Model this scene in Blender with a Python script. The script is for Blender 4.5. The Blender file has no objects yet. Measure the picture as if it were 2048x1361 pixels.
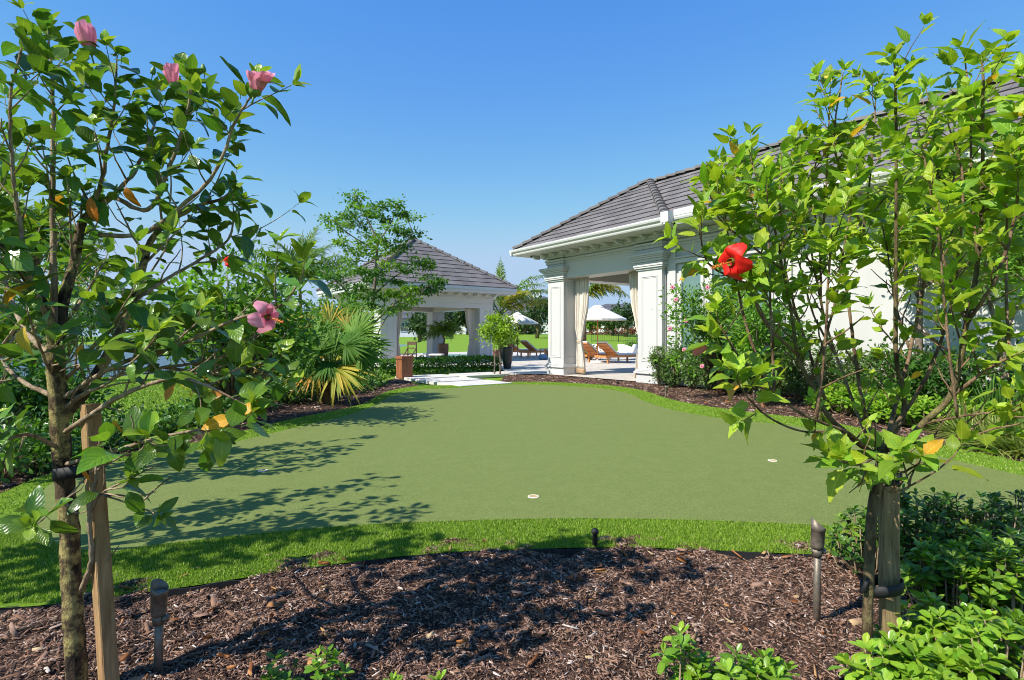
import bpy, math, random
import numpy as np
from mathutils import Vector, Matrix
from mathutils.geometry import delaunay_2d_cdt

# ------------------------------------------------------------------ frame
EYE, FOC, CX, CY = 1.1, 1100.0, 1024.0, 672.0     # eye height (m), focal length, horizon of the 2048 px photograph
def at(px, py, d):
    return Vector(((px - CX) / FOC * d, d, EYE - (py - CY) / FOC * d))
def ground(px, py, z=0.0):
    d = (EYE - z) * FOC / (py - CY)
    return Vector(((px - CX) / FOC * d, d, z))
SUN_AZ, SUN_EL = math.radians(59), math.radians(45.5)   # light travels towards (sin, cos) of the azimuth
COL = bpy.context.scene.collection

def tag(o, label=None, cat=None, group=None, kind=None):
    if label: o['label'] = label
    if cat: o['category'] = cat
    if group: o['group'] = group
    if kind: o['kind'] = kind
    return o
def empty(name, loc=(0, 0, 0), rz=0.0):
    o = bpy.data.objects.new(name, None); COL.objects.link(o)
    o.location = loc; o.rotation_euler = (0, 0, rz); o.empty_display_size = .1
    return o
def link(name, me, parent=None):
    o = bpy.data.objects.new(name, me); COL.objects.link(o)
    if parent: o.parent = parent
    return o
def copy_tree(o, parent=None):
    c = o.copy(); COL.objects.link(c)
    if parent: c.parent = parent
    for ch in [x for x in COL.objects if x.parent == o]:
        copy_tree(ch, c)
    return c

# ------------------------------------------------------------------ mesh builder
class MB:
    def __init__(s): s.v = []; s.f = []; s.m = []; s.mi = 0
    def add(s, vs, fs):
        b = len(s.v); s.v += [tuple(p) for p in vs]
        for f in fs: s.f.append(tuple(i + b for i in f)); s.m.append(s.mi)
    def box(s, x0, x1, y0, y1, z0, z1, M=None):
        vs = [Vector(p) for p in ((x0,y0,z0),(x1,y0,z0),(x1,y1,z0),(x0,y1,z0),(x0,y0,z1),(x1,y0,z1),(x1,y1,z1),(x0,y1,z1))]
        if M is not None: vs = [M @ p for p in vs]
        s.add(vs, [(0,3,2,1),(4,5,6,7),(0,1,5,4),(1,2,6,5),(2,3,7,6),(3,0,4,7)])
        return s
    def cbox(s, c, sx, sy, sz, M=None, ch=0.006):      # box with chamfered vertical edges and top
        x, y = sx / 2, sy / 2
        prof = [(-x+ch,-y),(x-ch,-y),(x,-y+ch),(x,y-ch),(x-ch,y),(-x+ch,y),(-x,y-ch),(-x,-y+ch)]
        rings = []
        for z, k in ((0,1),(sz-ch,1),(sz,None)):
            for px, py in prof:
                q = (px,py) if k else (px - math.copysign(ch,px), py - math.copysign(ch,py))
                p = Vector((q[0], q[1], z))
                if M is not None: p = M @ p
                rings.append(p + Vector(c))
        fs = [tuple(range(7,-1,-1)), tuple(range(16,24))]
        for r in (0, 8):
            for i in range(8): fs.append((r+i, r+(i+1)%8, r+8+(i+1)%8, r+8+i))
        s.add(rings, fs); return s
    def bar(s, a, b, w, h, up=(0,0,1)):
        a, b = Vector(a), Vector(b); d = (b - a); L = d.length; d.normalize()
        u = Vector(up); x = d.cross(u)
        if x.length < 1e-4: x = d.cross(Vector((1,0,0)))
        x.normalize(); u = x.cross(d)
        M = Matrix((x, d, u)).transposed().to_4x4(); M.translation = a
        return s.box(-w/2, w/2, 0, L, -h/2, h/2, M)
    def tube(s, pts, rad, n=6, cap=True):
        pts = [Vector(p) for p in pts]; k = len(pts)
        if not hasattr(rad, '__len__'): rad = [rad] * k
        t0 = (pts[1] - pts[0]).normalized()
        x = t0.cross(Vector((0,0,1)))
        if x.length < .05: x = t0.cross(Vector((1,0,0)))
        x.normalize(); vs = []
        for i, p in enumerate(pts):
            t = (pts[min(i+1,k-1)] - pts[max(i-1,0)]).normalized()
            x = (x - t * x.dot(t)).normalized(); y = t.cross(x)
            for j in range(n):
                a = 2*math.pi*j/n
                vs.append(p + (x*math.cos(a) + y*math.sin(a)) * rad[i])
        fs = [(i*n+j, i*n+(j+1)%n, (i+1)*n+(j+1)%n, (i+1)*n+j) for i in range(k-1) for j in range(n)]
        if cap: fs += [tuple(range(n-1,-1,-1)), tuple(range((k-1)*n, k*n))]
        s.add(vs, fs); return s
    def lathe(s, prof, n=24, c=(0,0,0), M=None, close=False):
        vs = []
        for r, z in prof:
            for j in range(n):
                a = 2*math.pi*j/n; p = Vector((r*math.cos(a), r*math.sin(a), z))
                if M is not None: p = M @ p
                vs.append(p + Vector(c))
        k = len(prof)
        fs = [(i*n+j, i*n+(j+1)%n, (i+1)*n+(j+1)%n, (i+1)*n+j) for i in range(k-1) for j in range(n)]
        if close: fs += [tuple(range(n-1,-1,-1)), tuple(range((k-1)*n, k*n))]
        s.add(vs, fs); return s
    def grid(s, P):                                  # P[i][j] points
        a, b = len(P), len(P[0])
        s.add([p for r in P for p in r], [(i*b+j, i*b+j+1, (i+1)*b+j+1, (i+1)*b+j) for i in range(a-1) for j in range(b-1)])
        return s
    def sweep(s, prof, a, b, cap=True):              # profile [(offset vector)] from point a to point b
        a, b = Vector(a), Vector(b); n = len(prof)
        vs = [a + Vector(p) for p in prof] + [b + Vector(p) for p in prof]
        fs = [(i, (i+1)%n, n+(i+1)%n, n+i) for i in range(n)]
        if cap: fs += [tuple(range(n-1,-1,-1)), tuple(range(n, 2*n))]
        s.add(vs, fs); return s
    def build(s, name, mat, parent=None, smooth=False, bevel=0.0, solid=0.0):
        me = bpy.data.meshes.new(name); me.from_pydata(s.v, [], s.f)
        for m in (mat if isinstance(mat, (list, tuple)) else [mat]): me.materials.append(m)
        if any(s.m): me.polygons.foreach_set('material_index', s.m)
        if smooth: me.polygons.foreach_set('use_smooth', [True]*len(s.f))
        me.update()
        import bmesh
        bm = bmesh.new(); bm.from_mesh(me); bmesh.ops.recalc_face_normals(bm, faces=bm.faces)
        bm.to_mesh(me); bm.free()
        o = link(name, me, parent)
        if solid:
            q = o.modifiers.new('s', 'SOLIDIFY'); q.thickness = solid
        if bevel:
            q = o.modifiers.new('b', 'BEVEL'); q.width = bevel; q.segments = 2; q.limit_method = 'ANGLE'; q.angle_limit = .6
        return o

def spline(pts, per=5):
    P = [Vector(p) for p in pts]
    if len(P) < 3: return P if per < 2 else [P[0].lerp(P[-1], i/per) for i in range(per+1)]
    Q = [P[0]*2-P[1]] + P + [P[-1]*2-P[-2]]; out = []
    for i in range(1, len(Q)-2):
        a, b, c, d = Q[i-1:i+3]
        for k in range(per):
            t = k/per
            out.append(.5*((2*b) + (c-a)*t + (2*a-5*b+4*c-d)*t*t + (3*b-a-3*c+d)*t**3))
    out.append(P[-1]); return out

# ------------------------------------------------------------------ leaves: many copies of small templates in one mesh
TPL = {}
def leaf_template(key, rows, wfun, droop=.25, fold=.25, serr=0.0, pet=.3, wave=0.0, seed=0):
    r = random.Random(seed); V, T, U = [], [], []
    if pet:
        V += [(-.012,-pet,0),(.012,-pet,0),(.012,0.02,0),(-.012,0.02,0)]; U += [(0,0)]*4
        T += [(0,1,2),(0,2,3)]
    b = len(V); n = len(rows); ph = r.random()*6
    for i, v in enumerate(rows):
        w = wfun(v); 
        if serr and 0 < i < n-1: w *= 1 + (serr if i % 2 else -serr)
        z0 = -droop*v*v
        for u in (-1, 0, 1):
            V.append((u*w, v - (serr*.25 if (u and i % 2) else 0), z0 + fold*abs(u)*w + (wave*math.sin(v*9+ph+u*1.7) if u else 0)))
            U.append((u, v))
    for i in range(n-1):
        for k in (0, 1):
            a = b+i*3+k
            T += [(a, a+1, a+4), (a, a+4, a+3)]
    TPL[key] = (np.array(V, float), np.array(T, int), np.array(U, float))
def wf(peak, width, tip=1.0):
    def f(v):
        if v <= 0: return .02
        if v >= 1: return .004
        x = v**(math.log(.5)/math.log(peak))
        return max(.004, width*math.sin(math.pi*x)**tip)
    return f
R9 = [0,.07,.16,.27,.38,.5,.61,.71,.8,.88,.95,1]
for i, (dr, fo) in enumerate(((.15,.25),(.35,.15),(.05,.4),(.55,.3),(-.12,.5),(.75,.2),(.25,.05))):
    leaf_template('oval%d' % i, R9, wf(.38+.02*i,.27+.03*(i%4),.8), dr, fo, .04, .3, .012+.012*(i%3), i)       # rounded glossy hibiscus
    leaf_template('serr%d' % i, R9, wf(.31+.02*(i%4),.25+.03*(i%4),.95), dr*.8, fo, .10, .3, .012+.012*(i%3), i+9) # pointed toothed hibiscus
for i, (dr, fo) in enumerate(((.2,.2),(-.1,.3),(.4,.1))):
    leaf_template('spoon%d' % i, [0,.15,.35,.55,.72,.87,1], wf(.66,.24,.75), dr, fo, 0, .08, 0, i)
    leaf_template('small%d' % i, [0,.25,.6,1], wf(.45,.27,.9), dr, fo, 0, .12, 0, i)
    leaf_template('lance%d' % i, [0,.2,.5,.8,1], wf(.45,.11,.9), dr*1.5, fo, 0, .05, 0, i)
TPL['mini0'] = (np.array([(0,0,0),(.3,.5,.06),(0,1,-.1),(-.3,.5,.06)],float), np.array([(0,1,2),(0,2,3)]), np.array([(0,0),(1,.5),(0,1),(-1,.5)],float))
TPL['mini1'] = (np.array([(0,0,0),(.36,.42,-.05),(.05,1,-.25),(-.33,.55,.1)],float), np.array([(0,1,2),(0,2,3)]), np.array([(0,0),(1,.5),(0,1),(-1,.5)],float))
_z = lambda w, b: (np.array([(-w,0,0),(w,0,0),(w*.6,.55,b*.3),(-w*.6,.55,b*.3),(0,1,b)],float), np.array([(0,1,2),(0,2,3),(3,2,4)]), np.array([(-1,0),(1,0),(1,.5),(-1,.5),(0,1)],float))
TPL['blade0'] = _z(.09,.25); TPL['blade1'] = _z(.07,-.3); TPL['blade2'] = _z(.08,.55)
def kinds(stem): return [k for k in TPL if k[:-1] == stem]

def unit(a):
    a = np.asarray(a, float); return a / np.maximum(np.linalg.norm(a, axis=-1, keepdims=True), 1e-9)
class Leaves:
    def __init__(s, seed=0): s.P=[]; s.D=[]; s.N=[]; s.S=[]; s.C=[]; s.K=[]; s.rng=np.random.default_rng(seed)
    def add(s, p, d, n, size, col, key):
        s.P.append(p); s.D.append(d); s.N.append(n); s.S.append(size); s.C.append(col); s.K.append(key)
    def bulk(s, P, D, N, S, C, stem):
        ks = kinds(stem); pick = s.rng.integers(len(ks), size=len(P))
        s.P += list(P); s.D += list(D); s.N += list(N); s.S += list(S); s.C += list(C); s.K += [ks[i] for i in pick]
    def build(s, name, mat, parent=None, smooth=True):
        P, D, N, S, C = (np.array(a, float) for a in (s.P, s.D, s.N, s.S, s.C)); K = np.array(s.K)
        D = unit(D); X = np.cross(D, N); bad = np.linalg.norm(X, axis=1) < 1e-3
        X[bad] = np.cross(D[bad], [[.3,.5,.8]]); X = unit(X); N = np.cross(X, D)
        Vs, Ts, Us, Cs = [], [], [], []; base = 0
        if S.ndim == 1: S = np.stack([S, S, S], 1)
        for key in sorted(set(s.K)):
            v, t, u = TPL[key]; m = np.nonzero(K == key)[0]; n = len(m); k = len(v)
            W = v[None,:,:] * S[m][:,None,:]
            w = P[m][:,None,:] + W[:,:,0:1]*X[m][:,None,:] + W[:,:,1:2]*D[m][:,None,:] + W[:,:,2:3]*N[m][:,None,:]
            Vs.append(w.reshape(-1,3)); Ts.append((t[None] + (np.arange(n)*k)[:,None,None]).reshape(-1,3) + base)
            Us.append(np.tile(u, (n,1))); Cs.append(np.repeat(C[m], k, 0)); base += n*k
        return np_mesh(name, np.concatenate(Vs), np.concatenate(Ts), mat, parent, np.concatenate(Cs), np.concatenate(Us), smooth)
def np_mesh(name, V, T, mat, parent=None, C=None, U=None, smooth=False):
    me = bpy.data.meshes.new(name); nf, k = T.shape
    me.vertices.add(len(V)); me.vertices.foreach_set('co', V.astype(np.float32).ravel())
    me.loops.add(nf*k); me.loops.foreach_set('vertex_index', T.astype(np.int32).ravel())
    me.polygons.add(nf); me.polygons.foreach_set('loop_start', np.arange(0, nf*k, k, dtype=np.int32))
    if smooth: me.polygons.foreach_set('use_smooth', np.ones(nf, bool))
    if C is not None:
        a = me.attributes.new('tint', 'FLOAT_COLOR', 'POINT')
        a.data.foreach_set('color', np.concatenate([C, np.ones((len(C),1))], 1).astype(np.float32).ravel())
    if U is not None:
        a = me.attributes.new('blade', 'FLOAT2', 'POINT'); a.data.foreach_set('vector', U.astype(np.float32).ravel())
    me.update(calc_edges=True); me.validate()
    if mat: me.materials.append(mat)
    return link(name, me, parent)

# ------------------------------------------------------------------ materials
class NT:
    def __init__(s, name):
        s.mat = bpy.data.materials.new(name); s.mat.use_nodes = True; s.t = s.mat.node_tree; s.t.nodes.clear()
        s.out = s.n('ShaderNodeOutputMaterial')
    def n(s, typ, **kw):
        x = s.t.nodes.new(typ)
        for k, v in kw.items(): setattr(x, k, v)
        return x
    def l(s, a, b): s.t.links.new(a, b)
    def coord(s, kind='Object'): return s.n('ShaderNodeTexCoord').outputs[kind]
    def noise(s, scale, detail=4, rough=.55, vec=None, stretch=None):
        x = s.n('ShaderNodeTexNoise'); x.inputs['Scale'].default_value = scale; x.inputs['Detail'].default_value = detail; x.inputs['Roughness'].default_value = rough
        v = vec or s.coord()
        if stretch:
            m = s.n('ShaderNodeMapping'); m.inputs['Scale'].default_value = stretch; s.l(v, m.inputs[0]); v = m.outputs[0]
        s.l(v, x.inputs['Vector']); return x.outputs['Fac']
    def ramp(s, fac, stops):
        r = s.n('ShaderNodeValToRGB'); e = r.color_ramp.elements
        while len(e) < len(stops): e.new(.5)
        for q, (p, c) in zip(e, stops): q.position = p; q.color = (*c, 1) if hasattr(c, '__len__') else (c, c, c, 1)
        s.l(fac, r.inputs[0]); return r.outputs[0]
    def mix(s, fac, a, b, mode='MIX'):
        x = s.n('ShaderNodeMix', data_type='RGBA', blend_type=mode)
        for sock, v in ((x.inputs[0], fac), (x.inputs[6], a), (x.inputs[7], b)):
            if hasattr(v, 'is_linked'): s.l(v, sock)
            elif hasattr(v, '__len__'): sock.default_value = (*v, 1) if len(v) == 3 else v
            else: sock.default_value = v
        return x.outputs[2]
    def math(s, op, a, b=0.0):
        x = s.n('ShaderNodeMath', operation=op)
        for sock, v in ((x.inputs[0], a), (x.inputs[1], b)):
            if hasattr(v, 'is_linked'): s.l(v, sock)
            else: sock.default_value = v
        return x.outputs[0]
    def bump(s, h, strength=.3, dist=.01):
        b = s.n('ShaderNodeBump'); b.inputs['Strength'].default_value = strength; b.inputs['Distance'].default_value = dist
        s.l(h, b.inputs['Height']); return b.outputs[0]
    def bsdf(s, col, rough=.6, normal=None, metal=0.0, spec=.5):
        p = s.n('ShaderNodeBsdfPrincipled')
        if hasattr(col, 'is_linked'): s.l(col, p.inputs['Base Color'])
        else: p.inputs['Base Color'].default_value = (*col, 1)
        if hasattr(rough, 'is_linked'): s.l(rough, p.inputs['Roughness'])
        else: p.inputs['Roughness'].default_value = rough
        p.inputs['Metallic'].default_value = metal; p.inputs['Specular IOR Level'].default_value = spec
        if normal: s.l(normal, p.inputs['Normal'])
        return p
    def done(s, sh): s.l(sh.outputs[0] if hasattr(sh, 'outputs') else sh, s.out.inputs[0]); return s.mat
def sh(c, k): return tuple(min(1, x*k) for x in c)
def plain(name, c, rough=.6, scale=6, var=.12, bump=.15, bdist=.004, metal=0, spec=.5, stretch=None):
    t = NT(name); f = t.noise(scale, 5, .6, None, stretch); g = t.noise(scale*9, 3, .6, None, stretch)
    col = t.ramp(f, [(.3, sh(c, 1-var)), (.7, sh(c, 1+var))])
    return t.done(t.bsdf(col, rough, t.bump(g, bump, bdist), metal, spec))
def leafmat(name, rough=.35, trans=.32, vein=.25, gain=1.3, spec=.45):
    t = NT(name); a = t.n('ShaderNodeAttribute', attribute_name='tint').outputs['Color']
    b = t.n('ShaderNodeAttribute', attribute_name='blade').outputs['Vector']
    s = t.n('ShaderNodeSeparateXYZ'); t.l(b, s.inputs[0]); au = t.math('ABSOLUTE', s.outputs[0])
    mid = t.math('LESS_THAN', au, .07)
    ph = t.math('SUBTRACT', t.math('MULTIPLY', s.outputs[1], 46.0), t.math('MULTIPLY', au, 15.0))
    rib = t.math('POWER', t.math('MULTIPLY', t.math('ADD', t.math('SINE', ph), 1.0), .5), 6.0)
    v = t.math('MAXIMUM', mid, t.math('MULTIPLY', rib, .5))
    n = t.noise(35, 3)
    col = t.mix(t.math('MULTIPLY', v, vein), a, t.mix(1.0, a, (2.2, 2.0, 2.0), 'MULTIPLY'))
    col = t.mix(t.ramp(n, [(.35, 0), (.7, .3)]), col, t.mix(1.0, col, (.65,.7,.6), 'MULTIPLY'))
    nm = t.bump(t.math('SUBTRACT', rib, mid), .35, -.004)
    p = t.bsdf(col, rough, nm, 0, spec)
    tr = t.n('ShaderNodeBsdfTranslucent'); t.l(t.mix(1.0, col, (gain*1.15, gain*1.2, gain*.6), 'MULTIPLY'), tr.inputs[0])
    m = t.n('ShaderNodeMixShader'); m.inputs[0].default_value = trans
    t.l(p.outputs[0], m.inputs[1]); t.l(tr.outputs[0], m.inputs[2])
    return t.done(m)
MT = {}
MT['leaf_gloss'] = leafmat('glossy leaf', .24, .28, .34, 1.3, .5)
MT['leaf_soft'] = leafmat('soft leaf', .40, .36, .38, 1.35, .4)
MT['leaf_far'] = leafmat('small leaf', .45, .38, .0, 1.3, .35)
MT['frond'] = leafmat('palm frond', .5, .32, .0, 1.2, .22)
MT['white'] = plain('white painted stucco', (.52,.512,.495), .6, 1.6, .05, .12, .001, stretch=(2.5,2.5,.5))
MT['trim'] = plain('white painted trim', (.55,.543,.528), .45, 1, .02, 0, .001)
MT['gutter'] = plain('white gutter', (.56,.555,.543), .35, 1, .02, 0, .001)
MT['drape'] = plain('cream drape', (.72,.66,.57), .85, 14, .05, .3, .002)
MT['drape_band'] = plain('tan drape band', (.50,.35,.21), .85, 14, .07, .3, .002)
MT['teak'] = plain('teak', (.58,.22,.055), .5, 5, .25, .25, .003, stretch=(1,8,8))
MT['rosewood'] = plain('red brown wood', (.27,.09,.035), .45, 4, .45, .3, .004, stretch=(6,6,.8))
MT['dark_wood'] = plain('dark brown wood', (.10,.055,.03), .55, 6, .3, .2, .003)
MT['ceiling_wood'] = plain('stained ceiling boards', (.30,.16,.08), .5, 3, .25, .2, .003, stretch=(1,14,1))
MT['cushion'] = plain('off white cushion', (.74,.72,.68), .9, 20, .04, .3, .003)
MT['black_metal'] = plain('black metal', (.012,.012,.013), .4, 20, .2, .1, .001)
MT['black_plastic'] = plain('black plastic', (.014,.014,.015), .7, 30, .25, .2, .001)
MT['bronze'] = plain('weathered bronze', (.205,.17,.135), .5, 45, .35, .35, .002, .55)
MT['lens'] = plain('dusty glass lens', (.42,.42,.40), .25, 50, .15, .1, .001)
MT['pot_dark'] = plain('charcoal glazed pot', (.030,.030,.034), .3, 6, .5, .2, .004)
MT['pot_brown'] = plain('brown glazed pot', (.11,.05,.03), .4, 5, .5, .2, .004)
MT['pot_white'] = plain('white pot', (.72,.71,.68), .5, 5, .05, .1, .002)
MT['pouf'] = plain('blue patterned fabric', (.16,.30,.42), .9, 22, .6, .3, .004)
MT['canvas'] = plain('ivory canvas', (.70,.67,.61), .85, 8, .05, .3, .002)
MT['far_roof'] = plain('far roof', (.10,.10,.11), .7, 3, .2, .1)
MT['far_wall'] = plain('far white wall', (.78,.77,.74), .7, 1, .04, .1)
MT['cup'] = plain('cream cup liner', (.72,.66,.52), .6, 30, .08, .1, .001)
MT['cup_inside'] = plain('cup inside', (.42,.29,.12), .7, 30, .2, .1, .001)
def glass():
    t = NT('window glass'); p = t.bsdf((.22,.34,.33), .06, None, 0, .8); tr = t.n('ShaderNodeBsdfTransparent')
    tr.inputs[0].default_value = (.8,.92,.9,1); m = t.n('ShaderNodeMixShader'); m.inputs[0].default_value = .45
    t.l(p.outputs[0], m.inputs[1]); t.l(tr.outputs[0], m.inputs[2]); return t.done(m)
MT['glass'] = glass()
MT['window_curtain'] = plain('sheer curtain behind glass', (.50,.66,.64), .9, 9, .1, .2)
MT['room'] = plain('dim room', (.10,.13,.13), .9, 3, .1, .1)
def roof_tile():
    t = NT('flat slate roof tile'); o = t.coord()
    f = t.noise(1.3, 4); g = t.noise(26, 4); e = t.noise(5, 2, .5, None, (1,1,5))
    c = t.ramp(f, [(.3,(.135,.122,.120)), (.7,(.180,.165,.160))]); r_ = t.n('ShaderNodeNewGeometry').outputs['Random Per Island']; c = t.mix(1.0, c, t.ramp(r_, [(0,.74),(.5,1.0),(1,1.22)]), 'MULTIPLY')
    c = t.mix(t.ramp(g, [(.45,0),(.7,.5)]), c, (.22,.20,.20)); c = t.mix(t.ramp(e, [(.4,0),(.6,.3)]), c, (.10,.092,.09))
    return t.done(t.bsdf(c, .75, t.bump(g, .4, .006), 0, .3))
MT['roof'] = roof_tile()
def bark(name, dark, mid, lichen, scale=14, lich=.55):
    t = NT(name); a = t.noise(scale, 6, .65, None, (1,1,.35)); b = t.noise(scale*.45, 5, .7); g = t.noise(scale*7, 4, .7, None, (1,1,.5))
    c = t.ramp(a, [(.40, dark), (.58, mid)]); c = t.mix(t.ramp(b, [(lich-.06,0),(lich+.06,.85)]), c, t.mix(g, sh(lichen,.6), sh(lichen,1.4)))
    h = t.math('ADD', t.math('MULTIPLY', a, .7), g)
    return t.done(t.bsdf(c, .85, t.bump(h, .8, .012), 0, .25))
MT['bark_left'] = bark('dark lichened bark', (.014,.010,.008), (.12,.08,.045), (.50,.41,.15), 30, .535)
MT['twig_left'] = bark('grey brown twig bark', (.22,.15,.09), (.48,.36,.24), (.50,.43,.28), 30, .66)
MT['bark_right'] = bark('olive brown bark', (.07,.05,.025), (.19,.14,.07), (.27,.24,.09), 30, .58)
MT['twig_right'] = bark('red brown twig bark', (.13,.075,.042), (.32,.21,.125), (.36,.31,.14), 30, .66)
MT['bark'] = bark('grey bark', (.10,.075,.055), (.26,.20,.15), (.33,.29,.23), 12, .6)
MT['palm_bark'] = bark('palm fibre', (.05,.03,.018), (.20,.12,.06), (.30,.20,.10), 18, .62)
def stake(name, a, b, moss):
    t = NT(name); f = t.noise(9, 6, .65, None, (7,7,.5)); g = t.noise(60, 4, .6, None, (6,6,.25)); m = t.noise(7, 5, .7)
    k = t.n('ShaderNodeTexVoronoi'); k.inputs['Scale'].default_value = 5
    c = t.ramp(f, [(.3,a),(.7,b)]); c = t.mix(t.ramp(m, [(.5,0),(.68,.8)]), c, moss)
    return t.done(t.bsdf(c, .85, t.bump(t.math('ADD', f, g), .6, .006), 0, .2))
MT['stake_fresh'] = stake('tan pine stake', (.24,.12,.05), (.52,.33,.16), (.26,.20,.09))
MT['stake_old'] = stake('weathered mossy stake', (.12,.08,.04), (.44,.32,.16), (.24,.21,.08))
MT['stake_red'] = stake('red brown stake', (.12,.05,.025), (.30,.13,.06), (.17,.10,.05))
def island(name, stops, rough=.8, bump=.3, spec=.3, trans=0.0, scale=60):
    t = NT(name); r = t.n('ShaderNodeNewGeometry').outputs['Random Per Island']
    c = t.ramp(r, stops); c.node.color_ramp.interpolation = 'CONSTANT' if trans < 0 else 'LINEAR'
    n = t.noise(scale, 4); c = t.mix(t.ramp(n, [(.35,0),(.7,.45)]), c, t.mix(1.0, c, (.45,.45,.45), 'MULTIPLY'))
    p = t.bsdf(c, rough, t.bump(n, bump, .004), 0, spec)
    if trans > 0:
        x = t.n('ShaderNodeBsdfTranslucent'); t.l(c, x.inputs[0]); m = t.n('ShaderNodeMixShader'); m.inputs[0].default_value = trans
        t.l(p.outputs[0], m.inputs[1]); t.l(x.outputs[0], m.inputs[2]); return t.done(m)
    return t.done(p)
MT['chips'] = island('bark mulch chips', [(0,(.020,.012,.009)),(.22,(.075,.040,.026)),(.46,(.18,.093,.058)),(.68,(.32,.185,.122)),(.89,(.30,.19,.14)),(.965,(.44,.33,.27)),(1,(.66,.57,.50))])
MT['turf'] = island('bright turf blades', [(0,(.12,.24,.012)),(.4,(.22,.38,.024)),(.75,(.31,.47,.045)),(.92,(.40,.54,.09)),(1,(.46,.46,.20))], .55, .0, .35, .3, 200)
MT['lawn_blade'] = MT['turf']
MT['dead_leaf'] = island('dry fallen leaf', [(0,(.20,.07,.02)),(.4,(.38,.15,.05)),(.7,(.50,.26,.10)),(1,(.55,.42,.25))], .7, .2, .3, .15, 40)
def mulch():
    t = NT('dark mulch'); a = t.noise(22, 8, .7); b = t.noise(90, 4, .7); c = t.noise(2.3, 3)
    v = t.n('ShaderNodeTexVoronoi'); v.inputs['Scale'].default_value = 55; t.l(t.coord(), v.inputs['Vector'])
    col = t.ramp(a, [(.28,(.016,.010,.008)),(.5,(.065,.037,.026)),(.68,(.15,.088,.06)),(.8,(.28,.18,.13))])
    col = t.mix(t.ramp(b, [(.6,0),(.72,.75)]), col, (.36,.27,.21))
    return t.done(t.bsdf(col, .9, t.bump(t.math('ADD', a, t.math('MULTIPLY', b, .5)), 1.0, .03), 0, .15))
MT['mulch'] = mulch()
def grass(name, a, b, c, scale, bump, rough=.85):
    t = NT(name); f = t.noise(scale*.02, 4); g = t.noise(scale, 5, .7); k = t.noise(scale*4, 3, .7)
    col = t.ramp(g, [(.3,a),(.55,b),(.75,c)]); col = t.mix(t.ramp(f, [(.35,0),(.7,.35)]), col, sh(b,.75))
    col = t.mix(t.ramp(k, [(.5,0),(.75,.5)]), col, c)
    return t.done(t.bsdf(col, rough, t.bump(t.math('ADD', g, k), bump, .012), 0, .15))
MT['lawn'] = grass('lawn grass', (.08,.17,.012), (.18,.30,.022), (.28,.38,.05), 60, .6)
MT['collar'] = grass('turf thatch', (.07,.15,.010), (.17,.29,.02), (.25,.38,.03), 120, .6)
def putting():
    t = NT('putting turf'); g = t.noise(130, 6, .85); f = t.noise(.9, 3); k = t.noise(70, 5, .75)
    col = t.ramp(g, [(.36,(.070,.098,.024)),(.52,(.160,.200,.050)),(.68,(.33,.37,.12))])
    col = t.mix(t.ramp(f, [(.35,0),(.7,.35)]), col, (.150,.185,.046)); m_ = t.noise(7, 4, .65); col = t.mix(t.ramp(m_, [(.4,0),(.7,.3)]), col, (.215,.245,.07)); col = t.mix(t.ramp(k, [(.48,0),(.66,.7)]), col, (.11,.145,.034))
    return t.done(t.bsdf(col, .8, t.bump(t.math('ADD', g, k), .55, .006), 0, .2))
MT['putting'] = putting()
def paving(name, c, scale=1.1, joint=.012):
    t = NT(name); b = t.n('ShaderNodeTexBrick'); b.offset = .5; b.inputs['Scale'].default_value = scale; b.inputs['Mortar Size'].default_value = joint
    b.inputs['Color1'].default_value = (*sh(c,.94),1); b.inputs['Color2'].default_value = (*sh(c,1.05),1); b.inputs['Mortar'].default_value = (*sh(c,.6),1)
    b.inputs['Brick Width'].default_value = .8; b.inputs['Row Height'].default_value = .8
    t.l(t.coord(), b.inputs['Vector']); n = t.noise(3, 6, .65); g = t.noise(60, 3)
    col = t.mix(t.ramp(n, [(.35,0),(.7,.5)]), b.outputs['Color'], t.mix(1.0, b.outputs['Color'], (.82,.80,.77), 'MULTIPLY'))
    return t.done(t.bsdf(col, .7, t.bump(g, .25, .003), 0, .3))
MT['patio'] = paving('pale limestone paving', (.56,.51,.44))
MT['slab'] = plain('pale stepping slab', (.56,.53,.48), .75, 4, .08, .3, .003)
def water(name, c, rough, scale, strength, dist):
    t = NT(name); n = t.noise(scale, 4, .6, None, (1,2.2,1)); return t.done(t.bsdf(c, rough, t.bump(n, strength, dist), 0, .6))
MT['lake'] = water('lake water', (.03,.07,.12), .12, .9, .6, .25)
MT['pool'] = water('pool water', (.10,.38,.55), .06, 2.5, .3, .05)
def petal(name, a, b, trans=.35):
    t = NT(name); v = t.n('ShaderNodeAttribute', attribute_name='blade').outputs['Vector']; s = t.n('ShaderNodeSeparateXYZ'); t.l(v, s.inputs[0])
    n = t.noise(60, 3, .6); col = t.mix(t.ramp(s.outputs[1], [(.05,0),(.45,1)]), a, b); col = t.mix(t.ramp(n, [(.4,0),(.75,.35)]), col, sh(a,.8))
    p = t.bsdf(col, .5, t.bump(n, .3, .003), 0, .3); x = t.n('ShaderNodeBsdfTranslucent'); t.l(col, x.inputs[0])
    m = t.n('ShaderNodeMixShader'); m.inputs[0].default_value = trans; t.l(p.outputs[0], m.inputs[1]); t.l(x.outputs[0], m.inputs[2]); return t.done(m)
MT['petal_red'] = petal('red petal', (.55,.006,.01), (.90,.025,.015))
MT['petal_pink'] = petal('pink petal', (.75,.10,.24), (.95,.40,.54))
MT['petal_salmon'] = petal('salmon petal', (.55,.06,.06), (.80,.26,.24))
MT['stamen'] = plain('orange stamen', (.80,.22,.03), .6, 60, .3, .3, .002)
MT['sepal'] = plain('green sepal', (.13,.24,.035), .5, 30, .25, .2, .002)
rng = np.random.default_rng(7)
def gpoly(px, z=0.0): return [ground(x, y, z).xy for x, y in px]
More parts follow.
